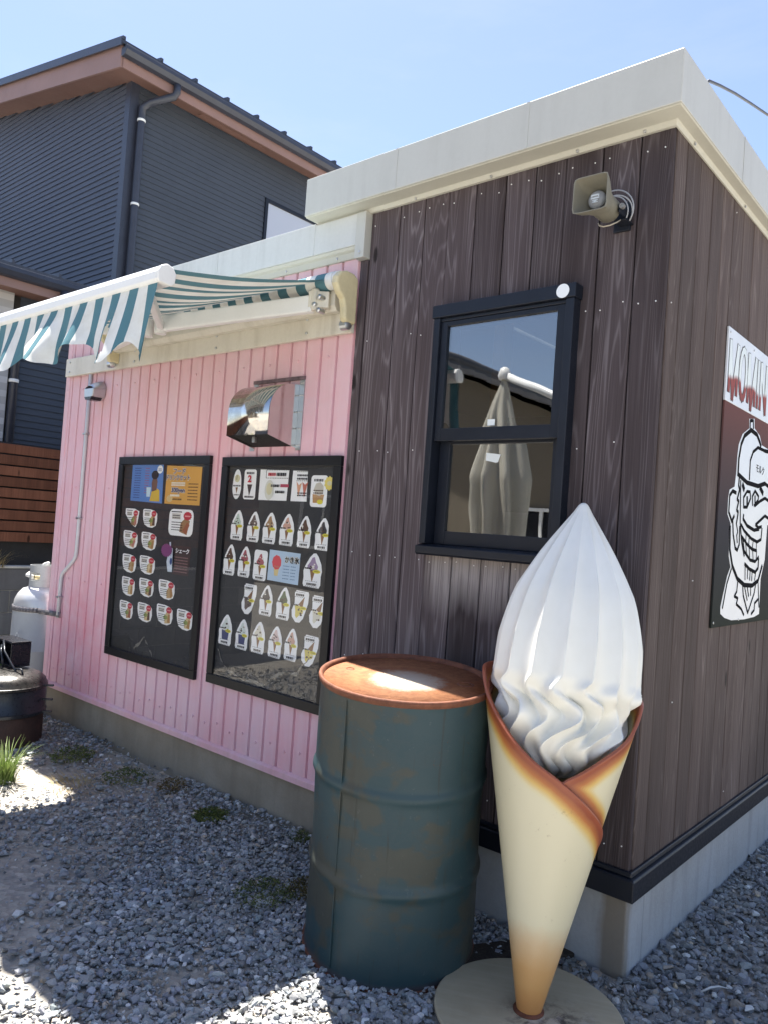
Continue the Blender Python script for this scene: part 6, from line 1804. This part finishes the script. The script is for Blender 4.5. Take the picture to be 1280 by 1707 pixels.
# overhead service cable behind the roof corner
wire = [(-0.02, 0.22, 3.075), (-0.008, 0.3, 3.14), (-0.017, 0.45, 3.199), (-0.034, 0.68, 3.286), (-0.05, 0.95, 3.377), (-0.076, 1.3, 3.497), (-0.115, 1.825, 3.677), (-0.18, 2.7, 3.977), (-0.31, 4.45, 4.577), (-0.596, 8.3, 5.897)]
tag(MB().tube(wire, 0.0055, 8).build('service_cable', plain('black_cable', (0.05, 0.05, 0.055), 0.5), None, smooth=True), 'grey overhead cable leaving the roof edge of the shop', 'cable')

# ================================================================ across the yard (seen in the window and board glass)
nh = thing('tiled_house', 'beige neighbouring house with a dark tiled roof across the yard', 'house', (-9.0, -9.3, 0))
M['beige_wall'] = plain('beige_render', (0.16, 0.135, 0.10), 0.85, 0, 0.1, 3)
M['tile'] = plain('dark_roof_tile', (0.075, 0.075, 0.08), 0.5, 0, 0.3, 6)
hw = MB().prism([(-5.5, 0), (6.2, 0), (6.2, 2.55), (0.0, 5.05), (-5.5, 2.8)], 'y', -6.0, 0.0)
hw.build('wall', M['beige_wall'], nh)
rt = MB()
def nroof(sgn, nm):
    x1 = 6.9 if sgn > 0 else -6.2
    mb = MB()
    n = 26
    L_ = abs(x1)
    for k in range(n):
        a, b2 = k / n, (k + 1) / n
        za, zb = 5.22 - 0.40 * L_ * a, 5.22 - 0.40 * L_ * b2
        q = [(x1 * a, 0.45, za), (x1 * b2, 0.45, zb + 0.03), (x1 * b2, -6.4, zb + 0.03), (x1 * a, -6.4, za)]
        q += [(x, y, z - 0.09) for x, y, z in q]
        mb.add(q, [(0, 1, 2, 3), (4, 7, 6, 5), (0, 4, 5, 1), (1, 5, 6, 2), (2, 6, 7, 3), (3, 7, 4, 0)])
    return mb.build(nm, M['tile'], nh)
nroof(1, 'roof')
nroof(-1, 'roof')
MB().tube([(0, 0.5, 5.27), (0, -6.4, 5.27)], 0.13, 12).build('ridge_tile', M['tile'], nh, smooth=True)
for (x0, x1, z0, z1) in ((2.6, 4.2, 0.5, 2.0), (-2.6, -1.0, 0.9, 2.1)):
    wf = MB().box(x0, x0 + 0.06, -0.02, 0.05, z0, z1).box(x1 - 0.06, x1, -0.02, 0.05, z0, z1).box(x0 + 0.06, x1 - 0.06, -0.02, 0.049, z1 - 0.06, z1).box(x0 + 0.06, x1 - 0.06, -0.02, 0.049, z0, z0 + 0.06).box((x0 + x1) / 2 - 0.03, (x0 + x1) / 2 + 0.03, -0.02, 0.048, z0 + 0.06, z1 - 0.06).build('window', M['white_metal'], nh)
    MB().box(x0 + 0.05, x1 - 0.05, 0.002, 0.012, z0 + 0.05, z1 - 0.05).build('pane', M['black_paint'], wf)
pa = thing('closed_parasol', 'folded cream cantilever parasol standing across the yard', 'parasol', (-3.45, -4.5, 0))
M['canvas'] = plain('cream_canvas', (0.42, 0.40, 0.34), 0.85, 0, 0.12, 4)
def fold(i, j):
    a = 2 * math.pi * i / 64
    t = j / 40
    z = 3.12 - 2.0 * t
    rad = 0.03 + 0.24 * min(1, t * 1.9) ** 0.9 - 0.12 * max(0, t - 0.55)
    rad *= 1 + 0.28 * math.sin(8 * a + 2.2 * t) * min(1, t * 3)
    return (rad * math.cos(a), rad * math.sin(a), z)
MB().grid(fold, list(range(64)), list(range(41)), wrap=True).build('folded_canopy', M['canvas'], pa, smooth=True)
MB().tube([(0, 0, 1.0), (0, 0, 3.22)], 0.024, 12).build('centre_pole', M['white_metal'], pa, smooth=True)
MB().tube([(0.0, 0, 3.17), (0.7, 0.0, 2.86), (2.1, 0.0, 2.2)], 0.045, 12).build('boom', M['white_metal'], pa, smooth=True)
MB().tube([(2.1, 0, 0.04), (2.1, 0, 2.4)], 0.045, 12).build('mast', M['white_metal'], pa, smooth=True)
MB().lathe([(0.07, 3.12), (0.08, 3.16), (0.05, 3.24), (0.02, 3.26)], 16).build('crown_cap', M['white_plastic'], pa, auto=40)
MB().box(1.75, 2.45, -0.35, 0.35, 0.0, 0.06).build('foot_plate', M['concrete_new'], pa, bevel=0.01)
